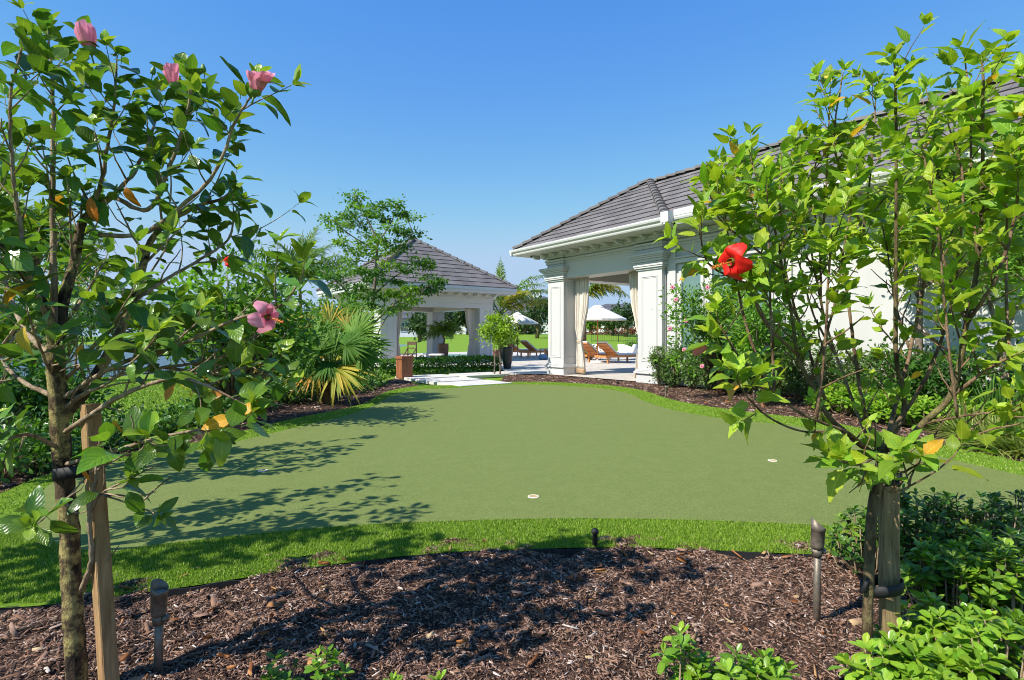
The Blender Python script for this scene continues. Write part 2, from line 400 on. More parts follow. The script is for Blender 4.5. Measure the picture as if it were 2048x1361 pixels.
def smooth_poly(pts, per=4, closed=True):
    P = [Vector((p[0], p[1], 0)) for p in pts]
    if not closed: return [q.xy for q in spline(P, per)]
    Q = spline(P[-3:] + P + P[:3], per)
    return [q.xy for q in Q[3*per:-(2*per)-1]]
def inside(poly, X, Y):
    c = np.zeros(len(X), bool); n = len(poly); j = n-1
    for i in range(n):
        xi, yi = poly[i]; xj, yj = poly[j]
        if yi != yj: c ^= ((yi > Y) != (yj > Y)) & (X < (xj-xi)*(Y-yi)/(yj-yi)+xi)
        j = i
    return c
def sst(a, b, x):
    t = np.clip((np.asarray(x, float)-a)/(b-a), 0, 1); return t*t*(3-2*t)

# ---- terrain: flat garden, bank falling to the lake on the left, lawn rising far beyond the patio
def terrain_z(X, Y):
    X = np.asarray(X, float); Y = np.asarray(Y, float)
    left = sst(-10, -15, X + 0*Y) * sst(12, 33, Y)
    bank = -1.95*left
    basin = -1.6*sst(-13, -19, X + (Y-33)*.02)*sst(33.5, 39, Y)*(1-sst(205, 222, Y))
    far = 2.1*sst(222, 262, Y)*left
    rise = 1.42*sst(38, 100, Y)*(1-left)
    return -.05 + bank + basin + far + rise
def axis(parts):
    out = []
    for a, b, s in parts: out += list(np.arange(a, b, s))
    return np.array(out + [parts[-1][1]])
xs = axis([(-600,-120,40),(-120,-40,8),(-40,-22,2),(-22,-8,.7),(-8,30,2.5),(30,120,10),(120,600,40)])
ys = axis([(-12,10,3),(10,45,1.5),(45,110,5),(110,200,10),(200,270,4),(270,900,70)])
GX, GY = np.meshgrid(xs, ys); GZ = terrain_z(GX, GY)
V = np.stack([GX, GY, GZ], -1).reshape(-1, 3); nx, ny = len(xs), len(ys)
I = (np.arange(ny-1)[:,None]*nx + np.arange(nx-1)[None]).ravel()
tag(np_mesh('lawn', V, np.stack([I, I+1, I+nx+1, I+nx], 1), MT['lawn'], smooth=True), kind='structure')
m = MB(); m.add([(-600,36,-2.32),(-12.2,36,-2.32),(-12.2,216,-2.32),(-600,216,-2.32)], [(0,1,2,3)])
tag(m.build('lake', MT['lake']), kind='structure')

def sheet(name, poly, z, mat, step=None, zf=None, smooth=False):
    pts = [Vector(p) for p in poly]; n = len(pts)
    if step:
        A = np.array([tuple(p) for p in pts]); x0, y0 = A.min(0); x1, y1 = A.max(0)
        gx, gy = np.meshgrid(np.arange(x0, x1, step), np.arange(y0, y1, step)); gx = gx.ravel() + rng.uniform(-.2,.2,gx.size)*step; gy = gy.ravel() + rng.uniform(-.2,.2,gy.size)*step
        k = inside(poly, gx, gy); pts += [Vector((a, b)) for a, b in zip(gx[k], gy[k])]
    v, e, f, *_ = delaunay_2d_cdt(pts, [], [list(range(n))], 1, 1e-5)
    mb = MB(); A = np.array([tuple(p) for p in v]); Z = (zf(A[:,0], A[:,1]) if zf else np.zeros(len(A))) + z
    mb.add([(a[0], a[1], zz) for a, zz in zip(A, Z)], [tuple(q) for q in f])
    return mb.build(name, mat, smooth=smooth)

# ---- outlines traced on the ground plane
green_px = [(75,1000),(110,962),(200,930),(300,914),(400,899),(500,877),(600,853),(700,829),(748,811),(775,796),(806,785),(850,778.5),(905,776.5),(1000,770),(1080,769.5),(1150,773),(1215,778.5),(1262,789),(1290,803),(1350,821),(1450,838),(1600,853),(1760,884),(1900,918),(2048,952),(2260,1000),(2300,1040),(2048,1032),(1950,1041),(1800,1050),(1690,1052),(1500,1044),(1300,1038),(1100,1037),(900,1042),(700,1051),(500,1069),(300,1091),(215,1103),(120,1090),(75,1050)]
GREEN = smooth_poly(gpoly(green_px, .036))
collar_px = [(-160,1090),(-60,1010),(0,985),(100,945),(250,906),(400,882),(500,857),(600,834),(690,816),(737,802),(762,787),(802,776),(850,770.5),(905,770),(1000,764.2),(1080,763.5),(1152,766),(1232,772),(1290,781.5),(1332,795.5),(1400,809.5),(1500,823),(1640,840),(1800,871),(1950,902),(2060,926),(2330,985),(2420,1060),(2300,1090),(2048,1092),(1800,1108),(1630,1105),(1400,1095.5),(1250,1091),(1100,1093),(900,1100.5),(720,1118),(560,1140),(400,1165),(250,1185),(60,1208),(-60,1204),(-150,1160)]
COLLAR = smooth_poly(gpoly(collar_px, .04))
tag(sheet('putting_green', GREEN, .034, MT['putting']), kind='structure')
tag(sheet('turf_base', COLLAR, .030, MT['collar']), kind='structure')

def mulch_z(X, Y):
    X = np.asarray(X, float); Y = np.asarray(Y, float)
    near = 1 - sst(3.2, 4.5, Y)
    w = .010*np.sin(X*7.1+Y*3.3) + .008*np.sin(X*13.7-Y*9.1+1) + .006*np.sin(X*23+Y*27) + .005*np.sin(X*41-Y*33+2)
    return w*(.35+.65*near) - .006 + .024*near
near_bed = [Vector((-3.6,-.6)),Vector((3.9,-.6)),Vector((3.9,2.2))] + [Vector(p) for p in gpoly([(2300,1085),(2048,1086),(1800,1100),(1630,1098),(1400,1089),(1250,1085),(1100,1087),(900,1094),(720,1112),(560,1134),(400,1158),(250,1178),(60,1200),(-60,1196),(-200,1150)])] + [Vector((-3.6,2.2))]
O_HOUSE = Vector((3.367, 12.347, 0)); RZ = math.radians(-55)
D1, D2 = Vector((-.5736, .8192, 0)), Vector((.8192, .5736, 0))
def hl(x, y, z=0): return O_HOUSE - D1*x + D2*y + Vector((0, 0, z))      # house-aligned frame
right_bed = [Vector(p) for p in gpoly([(1012,750),(1040,749),(1095,748.5)])] + [hl(-3.5,.35).xy, hl(.1,.35).xy, hl(8.1,.3).xy, hl(9.5,-5).xy, Vector((4.2,2.6))] + [Vector(p) for p in gpoly([(2300,985),(2060,930),(1950,906),(1800,875),(1640,844),(1500,827),(1400,813.5),(1332,799.5),(1290,785.5),(1232,776),(1152,769.5),(1080,767),(1022,767),(1000,763)])]
left_bed = [Vector(p) for p in gpoly([(-160,1086),(-60,1006),(0,989),(100,949),(250,910),(400,886),(500,861),(600,838),(690,820),(737,806),(762,791),(802,779),(838,772),(815,762),(790,757),(758,764),(690,775),(600,789),(520,802),(440,818),(300,846),(120,885),(-100,935),(-360,1010)])] + [Vector((-4.4,2.4)), Vector((-3.4,2.2))]
BEDS = [near_bed, right_bed, left_bed]
tag(sheet('mulch_bed', near_bed, 0, MT['mulch'], .035, mulch_z, True), kind='structure')
tag(sheet('mulch_bed', right_bed, .004, MT['mulch'], .16, mulch_z, True), kind='structure')
tag(sheet('mulch_bed', left_bed, .002, MT['mulch'], .16, mulch_z, True), kind='structure')

# ---- patio, pool, floor of both pavilions
patio = [ground(742,735).xy, ground(985,735.5).xy, ground(1012,744).xy, ground(1040,750).xy, ground(1095,750.5).xy, hl(.3,.1).xy, hl(.3,5.2).xy, Vector((24,24)), Vector((27,37)), Vector((-3,37)), Vector((-9.5,30)), Vector((-9,23))]
tag(sheet('patio', patio, .025, MT['patio']), kind='structure')
tag(sheet('swimming_pool', [ground(876,718,.03).xy, ground(985,718,.03).xy, ground(1000,709,.03).xy, ground(868,709,.03).xy], .029, MT['pool']), kind='structure')

# ---- stepping slabs
G0 = Vector((-1.70, 12.47, 0))
def slab(c, lx, ly, label):
    b = MB(); M = Matrix.Rotation(RZ, 4, 'Z'); M.translation = c
    b.box(-lx, 0, 0, ly, -.03, .043, M)
    tag(b.build('stepping_slab', MT['slab'], bevel=.006), label, 'paving slab', 'pale slabs of the garden path')
slab(G0 - D1*1.05, 1.05, 1.36, 'pale stepping slab touching the putting green, front one of the garden path')
slab(G0 + D1*.17, 1.0, 1.36, 'pale stepping slab between the front slab and the slab beside the wooden pedestal')
slab(G0 + D1*1.37, 1.0, 1.36, 'pale stepping slab right beside the reddish wooden pedestal')
slab(G0 + D1*1.37 + D2*1.58, 1.0, 1.36, 'shaded pale slab in front of the low clipped hedge')
slab(G0 + D1*1.37 + D2*3.16, 1.0, 1.36, 'pale slab meeting the patio behind the small round-headed tree')

# ---- black plastic edging along the near turf
ed = smooth_poly(gpoly([(-60,1206),(60,1209),(250,1188),(400,1168),(560,1143),(720,1121),(900,1103.5),(1100,1096),(1250,1094),(1400,1098.5),(1630,1108),(1800,1111),(2048,1095),(2300,1092)], .035), 6, False)
b = MB(); n = len(ed)
for s0, s1, z0, z1 in ((0,.006,-.03,.028),):
    P = []
    for i, p in enumerate(ed):
        t = (ed[min(i+1,n-1)] - ed[max(i-1,0)]).normalized(); q = Vector((t.y, -t.x)); w = .004*math.sin(i*1.7)
        P.append([(*(p+q*s0), z0), (*(p+q*s0), z1+w), (*(p+q*s1), z1+w), (*(p+q*s1), z0)])
    b.grid(P)
tag(b.build('lawn_edging', MT['black_plastic']), 'thin black plastic edging strip between bright turf and front mulch bed', 'edging')

# ---- bark chips lying on the beds (nobody could count them)
def scatter(poly, n, x0, x1, y0, y1, pw=1.0):
    X = rng.uniform(x0, x1, n); Y = y0 + (y1-y0)*rng.random(n)**pw; k = inside(poly, X, Y)
    return X[k], Y[k]
def chips(name, X, Y, zf, Lr, mat, lift=.004, fold=False):
    n = len(X); L = Lr[0] + (Lr[1]-Lr[0])*rng.random(n)**2.2; Wd = L*rng.uniform(.07,.36,n); T = L*rng.uniform(.05,.14,n)
    a = rng.uniform(0, 2*np.pi, n); tilt = rng.normal(0,.28,n); roll = rng.normal(0,.35,n)
    u = np.stack([np.cos(a)*np.cos(tilt), np.sin(a)*np.cos(tilt), np.sin(tilt)], 1)
    v = np.stack([-np.sin(a), np.cos(a), 0*a], 1); w = np.cross(u, v)
    v, w = v*np.cos(roll)[:,None] + w*np.sin(roll)[:,None], w*np.cos(roll)[:,None] - v*np.sin(roll)[:,None]
    P = np.stack([X, Y, zf(X, Y) + lift + .45*np.abs(np.sin(tilt))*L*.5], 1)
    cs = []
    for sx, sy, sz, k in ((-1,-1,-1,1),(1,-1,-1,.7),(1,1,-1,.8),(-1,1,-1,1),(-1,-.8,1,.9),(1,-.7,1,.6),(1,.9,1,.7),(-1,.7,1,.9)):
        j = 1 + rng.uniform(-.22,.22,(n,1))
        bend = (abs(sx)*0 + (1 if fold else 0)) * (L*.18)[:,None] * w * (1 if sy > 0 else -.2)
        cs.append(P + u*(sx*L/2)[:,None]*j + v*(sy*k*Wd/2)[:,None] + w*(sz*T/2)[:,None] + bend)
    V = np.stack(cs, 1).reshape(-1, 3)
    Q = np.array([(4,5,6,7),(0,1,5,4),(1,2,6,5),(2,3,7,6),(3,0,4,7)])
    F = (Q[None] + (np.arange(n)*8)[:,None,None]).reshape(-1, 4)
    return np_mesh(name, V, F, mat)
X, Y = scatter(near_bed, 270000, -2.9, 3.3, 1.5, 3.25)
tag(chips('bark_chips', X, Y, mulch_z, (.003,.026), MT['chips'], .003), kind='stuff')
X, Y = scatter(near_bed, 1300, -2.9, 3.3, 1.45, 3.3)
tag(chips('bark_chips', X, Y, mulch_z, (.022,.065), MT['chips'], .008), kind='stuff')
X, Y = scatter(left_bed, 30000, -9, -1.5, 2.4, 14.5); tag(chips('bark_chips', X, Y, mulch_z, (.02,.08), MT['chips'], .006), kind='stuff')
X, Y = scatter(right_bed, 42000, -.3, 8, 4, 15.4); tag(chips('bark_chips', X, Y, mulch_z, (.02,.075), MT['chips'], .008), kind='stuff')
X1, Y1 = scatter(near_bed, 230, -2.6, 3.0, 1.6, 2.9); X2, Y2 = scatter(right_bed, 260, 1.5, 6.5, 5.5, 11)
tag(chips('fallen_leaves', np.r_[X1,X2], np.r_[Y1,Y2], mulch_z, (.025,.06), MT['dead_leaf'], .014, True), kind='stuff')

# ---- turf blades on the collar
def blades(name, X, Y, z, h, w, mat, lean=.45):
    n = len(X); a = rng.uniform(0, 2*np.pi, n); hh = h*rng.uniform(.6,1.15,n); ww = w*rng.uniform(.7,1.3,n); b = rng.uniform(0, 2*np.pi, n)
    ln = np.abs(rng.normal(0, lean, n)); P = np.stack([X, Y, z + 0*X], 1)
    s = np.stack([np.cos(a), np.sin(a), 0*a], 1)*(ww/2)[:,None]; d = np.stack([np.cos(b)*ln, np.sin(b)*ln, np.ones(n)], 1); d = d/np.linalg.norm(d, axis=1)[:,None]
    mid = P + d*(hh*.55)[:,None]; d2 = d.copy(); d2[:,:2] *= 1.9; d2 = d2/np.linalg.norm(d2, axis=1)[:,None]; tip = mid + d2*(hh*.5)[:,None]
    V = np.stack([P-s, P+s, mid+s*.75, mid-s*.75, tip], 1).reshape(-1,3)
    T = np.array([(0,1,2),(0,2,3),(3,2,4)]); F = (T[None] + (np.arange(n)*5)[:,None,None]).reshape(-1,3)
    return np_mesh(name, V, F, mat)
def ring(n, x0, x1, y0, y1):
    X = rng.uniform(x0, x1, n); Y = rng.uniform(y0, y1, n); k = inside(COLLAR, X, Y) & ~inside(GREEN, X, Y); return X[k], Y[k]
X, Y = ring(345000, -2.85, 2.8, 2.2, 3.75)
tag(blades('turf_grass', X, Y, .028, .018, .0034, MT['turf']), kind='stuff')
X, Y = ring(130000, -4.4, 4.6, 2.4, 7.2); k = (np.abs(X) > .93*Y*.62) | (Y > 3.75); X, Y = X[k], Y[k]
tag(blades('turf_grass', X, Y, .028, .018, .008, MT['turf']), kind='stuff')
X, Y = ring(170000, -3.5, 4.8, 6.8, 14.4); q = (X-G0.x)*D2.x + (Y-G0.y)*D2.y; s_ = (X-G0.x)*D1.x + (Y-G0.y)*D1.y; k = ~((q > -.03) & (q < 1.39) & (s_ > -1.1) & (s_ < .06)); X, Y = X[k], Y[k]
tag(blades('turf_grass', X, Y, .028, .014, .012, MT['turf']), kind='stuff')
X, Y = scatter([Vector((-16,8.2)),Vector((-5.2,8.2)),Vector((-4.4,13.8)),Vector((-9,14.5)),Vector((-16,14.5))], 60000, -16, -4, 8, 14.5); k = ~inside(left_bed, X, Y)
tag(blades('lawn_grass', X[k], Y[k], -.06, .05, .02, MT['lawn_blade'], .6), kind='stuff')

# ---- three cups cut in the green
def cup(px, py, label):
    c = ground(px, py, .034); r = empty('golf_cup', (c.x, c.y, .034)); tag(r, label, 'golf hole', 'holes cut in the putting green')
    MB().lathe([(.029,.0042),(.031,.0055),(.034,.0058),(.0365,.004),(.038,.001)], 28).build('rim', MT['cup'], r, True)
    MB().lathe([(.0005,.0030),(.020,.0032),(.0295,.0040)], 28).build('liner', MT['cup_inside'], r, True)
cup(1067, 994, 'cream golf hole nearest the middle front of the putting green')
cup(1545, 922, 'cream golf hole close to the trunk of the red-flowered hibiscus')
cup(526, 942, 'cream golf hole lying in the leaf shadows')

X, Y = ring(900, -2.6, 2.8, 2.3, 3.3); X, Y = X[::14], Y[::14]
tag(chips('stray_chips', X, Y, lambda x, y: 0*x+.047, (.006,.028), MT['chips'], .002), kind='stuff')
# ================================================================= roofs with real courses
def course_roof(b, A, B, R0, R1, ncourse, lift=.034, tile=.33):
    """Sloping face with eave A-B and top R0-R1 (R0 above A side): overlapping flat tile courses, each with a thick lower edge."""
    A, B, R0, R1 = map(Vector, (A, B, R0, R1)); nrm = (B-A).cross(R0-A); nrm.normalize()
    if nrm.z < 0: nrm = -nrm
    for k in range(ncourse):
        t0, t1 = k/ncourse, (k+1)/ncourse + .02
        t1 = min(t1, 1.0)
        a, c = A.lerp(R0, t0), B.lerp(R1, t0); e, f = A.lerp(R0, t1), B.lerp(R1, t1)
        n0, n1 = nrm*lift, nrm*.004
        dn = (A-R0).normalized()*.012
        ed = (B-A).normalized(); L0, L1 = (a-A).dot(ed), (c-A).dot(ed); U0, U1 = (e-A).dot(ed), (f-A).dot(ed); x = -(.165 if k % 2 else 0.0)
        tr = random.Random(k*7+ncourse)
        while x < (B-A).length:
            l0, l1 = max(x, L0), min(x+tile-.004, L1); u0, u1 = min(max(x, U0), U1), max(min(x+tile-.004, U1), U0); x += tile
            if l1 - l0 < .01: continue
            q = [a+ed*(l0-L0), a+ed*(l1-L0), e+ed*(u1-U0), e+ed*(u0-U0)]; nn = nrm*(lift+tr.uniform(-.003,.003)); s_ = dn*tr.uniform(.7,1.3)
            b.add([q[0]+nn+s_, q[1]+nn+s_, q[2]+n1, q[3]+n1, q[0]-nrm*.02+dn*.2, q[1]-nrm*.02+dn*.2], [(0,1,2,3),(4,5,1,0),(4,0,3),(1,5,2)])
def hip_caps(b, p0, p1, n, r=.095, up=.03):
    p0, p1 = Vector(p0), Vector(p1); d = (p1-p0).normalized(); side = d.cross(Vector((0,0,1))).normalized(); u = side.cross(d)
    L = (p1-p0).length/n
    for k in range(n):
        rows = []
        for t, rr, h in ((0, r*1.1, up+.022), (L*1.08, r*.94, up-.006)):
            c = p0 + d*(k*L+t) + u*h
            rows.append([c + side*(rr*math.cos(a)) + u*(rr*.62*math.sin(a)) - (u*.03 if a in (0, math.pi) else Vector()) for a in [math.pi*i/6 for i in range(7)]])
        P = rows; b.grid(P); b.add(rows[0], [tuple(range(7))])

# ================================================================= the house wing with its open corner pavilion
house = empty('garden_house', hl(0,0), RZ)
tag(house, 'white house wing with grey tiled roof, windows and an open columned corner pavilion', 'house')
def panel_frame(b, axis, at_, lo, hi, z0, z1, out, w=.022, t=.012):
    """raised moulding rectangle on a face; axis 'y' face at y=at_ (out -1) or 'x'"""
    for a0, a1, c0, c1 in ((lo,hi,z0,z0+w),(lo,hi,z1-w,z1),(lo,lo+w,z0+w,z1-w),(hi-w,hi,z0+w,z1-w)):
        e = sorted((at_, at_+out*t))
        if axis == 'y': b.box(a0, a1, e[0], e[1], c0, c1)
        else: b.box(e[0], e[1], a0, a1, c0, c1)
def big_column(x0, x1, y0, y1, parent, full=True, label=None):
    b = MB(); b.box(x0+.02, x1-.02, y0+.02, y1-.02, .0, 2.7)
    fr = b
    panel_frame(fr, 'y', y0+.02, x0+.13, x1-.13, .50, 2.48, -1); panel_frame(fr, 'y', y0+.02, x0+.17, x1-.17, .54, 2.44, -1, .012, .007)
    if full:
        panel_frame(fr, 'x', x1-.02, y0+.13, y1-.13, .50, 2.48, 1)
        panel_frame(fr, 'x', x0+.02, y0+.13, y1-.13, .50, 2.48, -1)
    c = b.build('column', MT['trim'], parent, bevel=.004)
    if label: c['label'] = label
    p = MB(); p.box(x0-.012, x1+.012, y0-.012, y1+.012, 0, .215)
    for z0, z1, e in ((.217,.262,.055),(.264,.292,.035),(.294,.318,.012)): p.box(x0-e, x1+e, y0-e, y1+e, z0, z1)
    p.build('plinth', MT['trim'], c, bevel=.008)
    k = MB()
    for z0, z1, e in ((2.62,2.66,.012),(2.662,2.70,.045),(2.702,2.745,.06),(2.747,2.80,.035),(2.802,2.86,.075),(2.862,2.90,.11),(2.902,2.935,.145),(2.937,2.985,.175),(2.987,3.0,.165)):
        k.box(x0-e, x1+e, y0-e, y1+e, z0, z1)
    k.build('capital', MT['trim'], c, bevel=.010)
    return c
big_column(-.75, 0, 0, .74, house, True)
big_column(-4.12, -3.4, 0, .72, house, True)
big_column(-4.12, -3.4, 3.7, 4.42, house, True)
big_column(-.75, 0, 3.7, 4.42, house, True)

def ent(b, x0, x1, y0, y1, z0, z1):
    b.box(x0, x1, y0, y1, z0, z1)
# frieze beam round the pavilion (front, left, back) and along the wing
b = MB()
ent(b, -4.06, 0, .06, .62, 2.69, 3.395); ent(b, -4.06, -3.5, .62, 3.8, 2.69, 3.395); ent(b, -4.06, 0, 3.8, 4.36, 2.69, 3.395); ent(b, -.60, 0, .62, 3.8, 2.69, 3.395)
b.build('beam', MT['trim'], house, bevel=.004)
b = MB()
for z0, z1, e in ((3.12,3.17,.025),(3.172,3.23,.05),(3.26,3.30,.085),(3.302,3.393,.115)):
    b.box(-4.06-e, .0+e, .06-e, .06, z0, z1); b.box(-4.06-e, -4.06, .06, 4.36, z0, z1)
    b.box(e, 13.8, .19-e, .19, z0, z1)
for x0, x1 in ((-.74,-.01),(-4.11,-3.41)):          # frieze breaks forward over each column
    for z0, z1, e in ((3.002,3.10,0),(3.102,3.172,.028),(3.174,3.232,.053),(3.262,3.302,.088),(3.304,3.391,.12)):
        b.box(x0-e, x1+e, .0-e, .4, z0, z1)
b.build('cornice', MT['trim'], house, bevel=.007)
# wing wall and windows
b = MB(); WX = [(.36,.94),(1.13,1.72),(1.90,2.47)]; zs0, zs1 = .55, 2.62
b.box(0, 13.8, .19, .44, 2.62, 3.395); b.box(0, 13.8, .19, .44, 0, .55)
for x0, x1 in ((0,.36),(.94,1.13),(1.72,1.90),(2.47,13.8)): b.box(x0, x1, .19, .44, .55, 2.62)
b.box(13.55,13.8,.44,4.2,0,3.395); b.box(0,13.8,3.95,4.2,0,3.395); b.box(0,.25,.44,3.95,0,2.69)
b.build('wall', MT['white'], house)
b = MB(); b.box(.26,13.5,1.6,1.65,0,3.3); b.box(.26,3.2,.46,1.6,3.0,3.05); b.box(3.2,3.25,.46,1.6,0,3.0)
b.build('room_partition', MT['room'], house)
for x0, x1 in ((.03,.26),(2.53,2.86)): MB().box(x0, x1, .135, .19, 0, 3.10).build('pilaster', MT['trim'], house, bevel=.006)
b = MB(); b.box(.27, 2.52, .10, .188, 2.70, 2.80); b.box(.24, 2.55, .06, .188, 2.802, 2.84)
b.build('window_head', MT['trim'], house, bevel=.012)
for x0, x1 in WX:
    f = MB()
    for a0, a1, c0, c1 in ((x0-.03,x1+.03,zs1-.05,zs1+.05),(x0-.03,x1+.03,zs0-.05,zs0+.05),(x0-.03,x0+.045,zs0+.05,zs1-.05),(x1-.045,x1+.03,zs0+.05,zs1-.05)): f.box(a0,a1,.155,.26,c0,c1)
    w = f.build('window', MT['trim'], house, bevel=.005)
    MB().box(x0+.045, x1-.045, .215, .225, zs0+.05, zs1-.05).build('pane', MT['glass'], w)
    q = MB(); P = []
    for i in range(25):
        x = x0+.03 + (x1-x0-.06)*i/24; y = .36 + .028*math.sin(i*1.55)
        P.append([(x, y, zs0), (x, y, zs1)])
    q.grid(P).build('curtain', MT['window_curtain'], w, True)
# soffit, ceiling
b = MB(); b.box(-4.80,.66,-.66,.18,3.397,3.42); b.box(-4.80,-3.9,.18,4.9,3.397,3.42); b.box(-4.80,.66,4.2,4.9,3.397,3.42); b.box(.66,13.9,-.50,.3,3.397,3.42); b.box(.66,13.9,4.1,4.75,3.397,3.42)
b.build('soffit', MT['trim'], house)
b = MB(); b.box(-3.52,-.58,.60,3.82,3.22,3.26)
for i in range(9): b.box(-3.52,-.58,.72+i*.36,.76+i*.36,3.17,3.22)
b.build('ceiling', MT['ceiling_wood'], house)
# brackets under the soffit
def bracket(b, x, y, z, dx, dy, L=.26, w=.085):
    for a, c, h in ((0,L,.06),(0,L*.72,.10)):
        x0, x1 = (x-w/2, x+w/2) if dy else sorted((x, x+dx*c)); y0, y1 = (y-w/2, y+w/2) if dx else sorted((y, y+dy*c))
        if h > .08: x0 += .006*(not dx); x1 -= .006*(not dx); y0 += .006*(not dy); y1 -= .006*(not dy)
        b.box(x0, x1, y0, y1, z-h, z)
for i in range(13):
    q = MB(); bracket(q, -4.4+i*.405, -.055, 3.396, 0, -1); q.build('bracket', MT['trim'], house, bevel=.008)
for i in range(11):
    q = MB(); bracket(q, 1.1+i*.5, .075, 3.396, 0, -1, .32); q.build('bracket', MT['trim'], house, bevel=.008)
for i in range(10):
    q = MB(); bracket(q, -4.175, .2+i*.42, 3.396, -1, 0); q.build('bracket', MT['trim'], house, bevel=.008)
# gutters
def gprof(o):                                       # o: outward 2-D direction
    pr = [(0,3.40),(.045,3.40),(.06,3.43),(.062,3.455),(.10,3.495),(.112,3.53),(.112,3.565),(.098,3.565),(.098,3.54),(0,3.53)]
    return [Vector((o[0]*a, o[1]*a, z)) for a, z in pr]
b = MB(); b.sweep(gprof((0,-1)), (-4.92,-.655,0), (.78,-.655,0)); b.sweep(gprof((-1,0)), (-4.805,-.77,0), (-4.805,5.0,0)); b.sweep(gprof((1,0)), (.665,-.77,0), (.665,-.5,0))
b.box(.60,.80,-.775,-.60,3.44,3.66)
b.sweep(gprof((0,-1)), (.80,-.495,0), (13.9,-.495,0)); b.box(.803,1.32,-.612,-.50,3.567,3.70)
b.build('gutter', MT['gutter'], house, bevel=.003)
b = MB(); b.bar((2.72,-.55,3.42),(2.72,-.55,3.30),.09,.09,(1,0,0)); b.bar((2.72,-.56,3.31),(2.72,.07,3.02),.085,.085,(1,0,0)); b.bar((2.72,.08,3.03),(2.72,.08,.1),.085,.085,(1,0,0))
b.build('downspout', MT['gutter'], house, bevel=.006)
# roofs
E = dict(x0=-4.80, x1=.66, y0=-.68, y1=4.72, z=3.545); AP = Vector((-2.12, 2.02, 5.37))
b = MB(); c = [Vector((E['x0'],E['y0'],E['z'])), Vector((E['x1'],E['y0'],E['z'])), Vector((E['x1'],E['y1'],E['z'])), Vector((E['x0'],E['y1'],E['z']))]
for i in range(4): course_roof(b, c[i], c[(i+1)%4], AP, AP, 11)
RDG = 5.30; ye, yb, yr = -.52, 4.56, 2.02
course_roof(b, (-2.0,ye,3.55), (14.0,ye,3.55), (-2.0,yr,RDG), (14.0,yr,RDG), 10); course_roof(b, (-2.0,yb,3.55), (14.0,yb,3.55), (-2.0,yr,RDG), (14.0,yr,RDG), 10)
b.add([(14.0,ye,3.5),(14.0,yb,3.5),(14.0,yr,RDG)], [(0,1,2)])
roof = b.build('roof', MT['roof'], house)
for i in range(4):
    q = MB(); hip_caps(q, c[i]+Vector((0,0,.02)), AP+Vector((0,0,.02)), 14); q.build('hip_cap', MT['roof'], roof)
q = MB(); hip_caps(q, (-2.12,yr,RDG+.02), (14,yr,RDG+.02), 52, .085); q.build('ridge_cap', MT['roof'], roof)
# small round security camera under the eave
q = MB(); q.lathe([(.0,-.05),(.03,-.045),(.045,-.02),(.045,.0)], 16, (-4.45,-.30,3.396)); q.build('camera_dome', MT['black_plastic'], house, True)

# ================================================================= the garden gazebo beyond
GZ0 = Vector((-4.99, 20.86, 0)); gaz = empty('gazebo', GZ0, RZ)
tag(gaz, 'white square garden gazebo with grey pyramid roof and open sides behind the low hedge', 'gazebo')
S, CW = 5.08, .66
def gcol(x0, y0, label=None):
    x1, y1 = x0+CW, y0+CW; b = MB(); b.box(x0+.015, x1-.015, y0+.015, y1-.015, 0, 2.4)
    for k in (0,1,2):                                  # vertical battens on each face
        o = .012 + k*(CW-.10-.024)/2
        b.box(x0+o, x0+o+.10, y0+.001, y0+.015, .26, 2.3); b.box(x0+o, x0+o+.10, y1-.015, y1-.001, .26, 2.3)
        b.box(x1-.015, x1-.001, y0+o, y0+o+.10, .26, 2.3); b.box(x0+.001, x0+.015, y0+o, y0+o+.10, .26, 2.3)
    c = b.build('column', MT['trim'], gaz, bevel=.003)
    p = MB(); p.box(x0-.02, x1+.02, y0-.02, y1+.02, 0, .2); p.box(x0-.008, x1+.008, y0-.008, y1+.008, .202, .26); p.build('plinth', MT['trim'], c, bevel=.008)
for x0 in (-CW, -S):
    for y0 in (0, S-CW): gcol(x0, y0)
b = MB()
for z0, z1, e in ((2.27,2.46,0),(2.462,2.70,.018),(2.702,2.74,.05),(2.742,2.86,.075)):
    b.box(-S-e, e, -e, CW-.04, z0, z1); b.box(-S-e, e, S-CW+.04, S+e, z0, z1)
    b.box(-CW+.04, e, CW-.04, S-CW+.04, z0, z1); b.box(-S-e, -S+CW-.04, CW-.04, S-CW+.04, z0, z1)
b.build('beam', MT['trim'], gaz, bevel=.005)
ov = .72; b = MB(); b.box(-S-ov+.02, ov-.02, -ov+.02, S+ov-.02, 2.865, 2.89); b.build('soffit', MT['trim'], gaz)
b = MB(); b.box(-S+.6, -.6, .6, S-.6, 2.80, 2.84); b.build('ceiling', MT['ceiling_wood'], gaz)
b = MB()
for z0, z1, e in ((2.87,2.98,0),(2.982,3.11,.04)):
    b.box(-S-ov-e, ov+e, -ov-e, -ov+.03, z0, z1); b.box(-S-ov-e, ov+e, S+ov-.03, S+ov+e, z0, z1)
    b.box(ov-.03, ov+e, -ov+.03, S+ov-.03, z0, z1); b.box(-S-ov-e, -S-ov+.03, -ov+.03, S+ov-.03, z0, z1)
b.build('fascia', MT['gutter'], gaz, bevel=.008)
for i in range(12):
    q = MB(); bracket(q, .077, .05+i*.453, 2.864, 1, 0, .36, .11); q.build('bracket', MT['trim'], gaz, bevel=.008)
for i in range(12):
    q = MB(); bracket(q, -S+.05+i*.453, -.077, 2.864, 0, -1, .36, .11); q.build('bracket', MT['trim'], gaz, bevel=.008)
ov2 = .74; c = [Vector((ov2,-ov2,3.12)), Vector((ov2,S+ov2,3.12)), Vector((-S-ov2,S+ov2,3.12)), Vector((-S-ov2,-ov2,3.12))]; ap = Vector((-S/2,S/2,5.36)); b = MB()
for i in range(4): course_roof(b, c[i], c[(i+1)%4], ap, ap, 11)
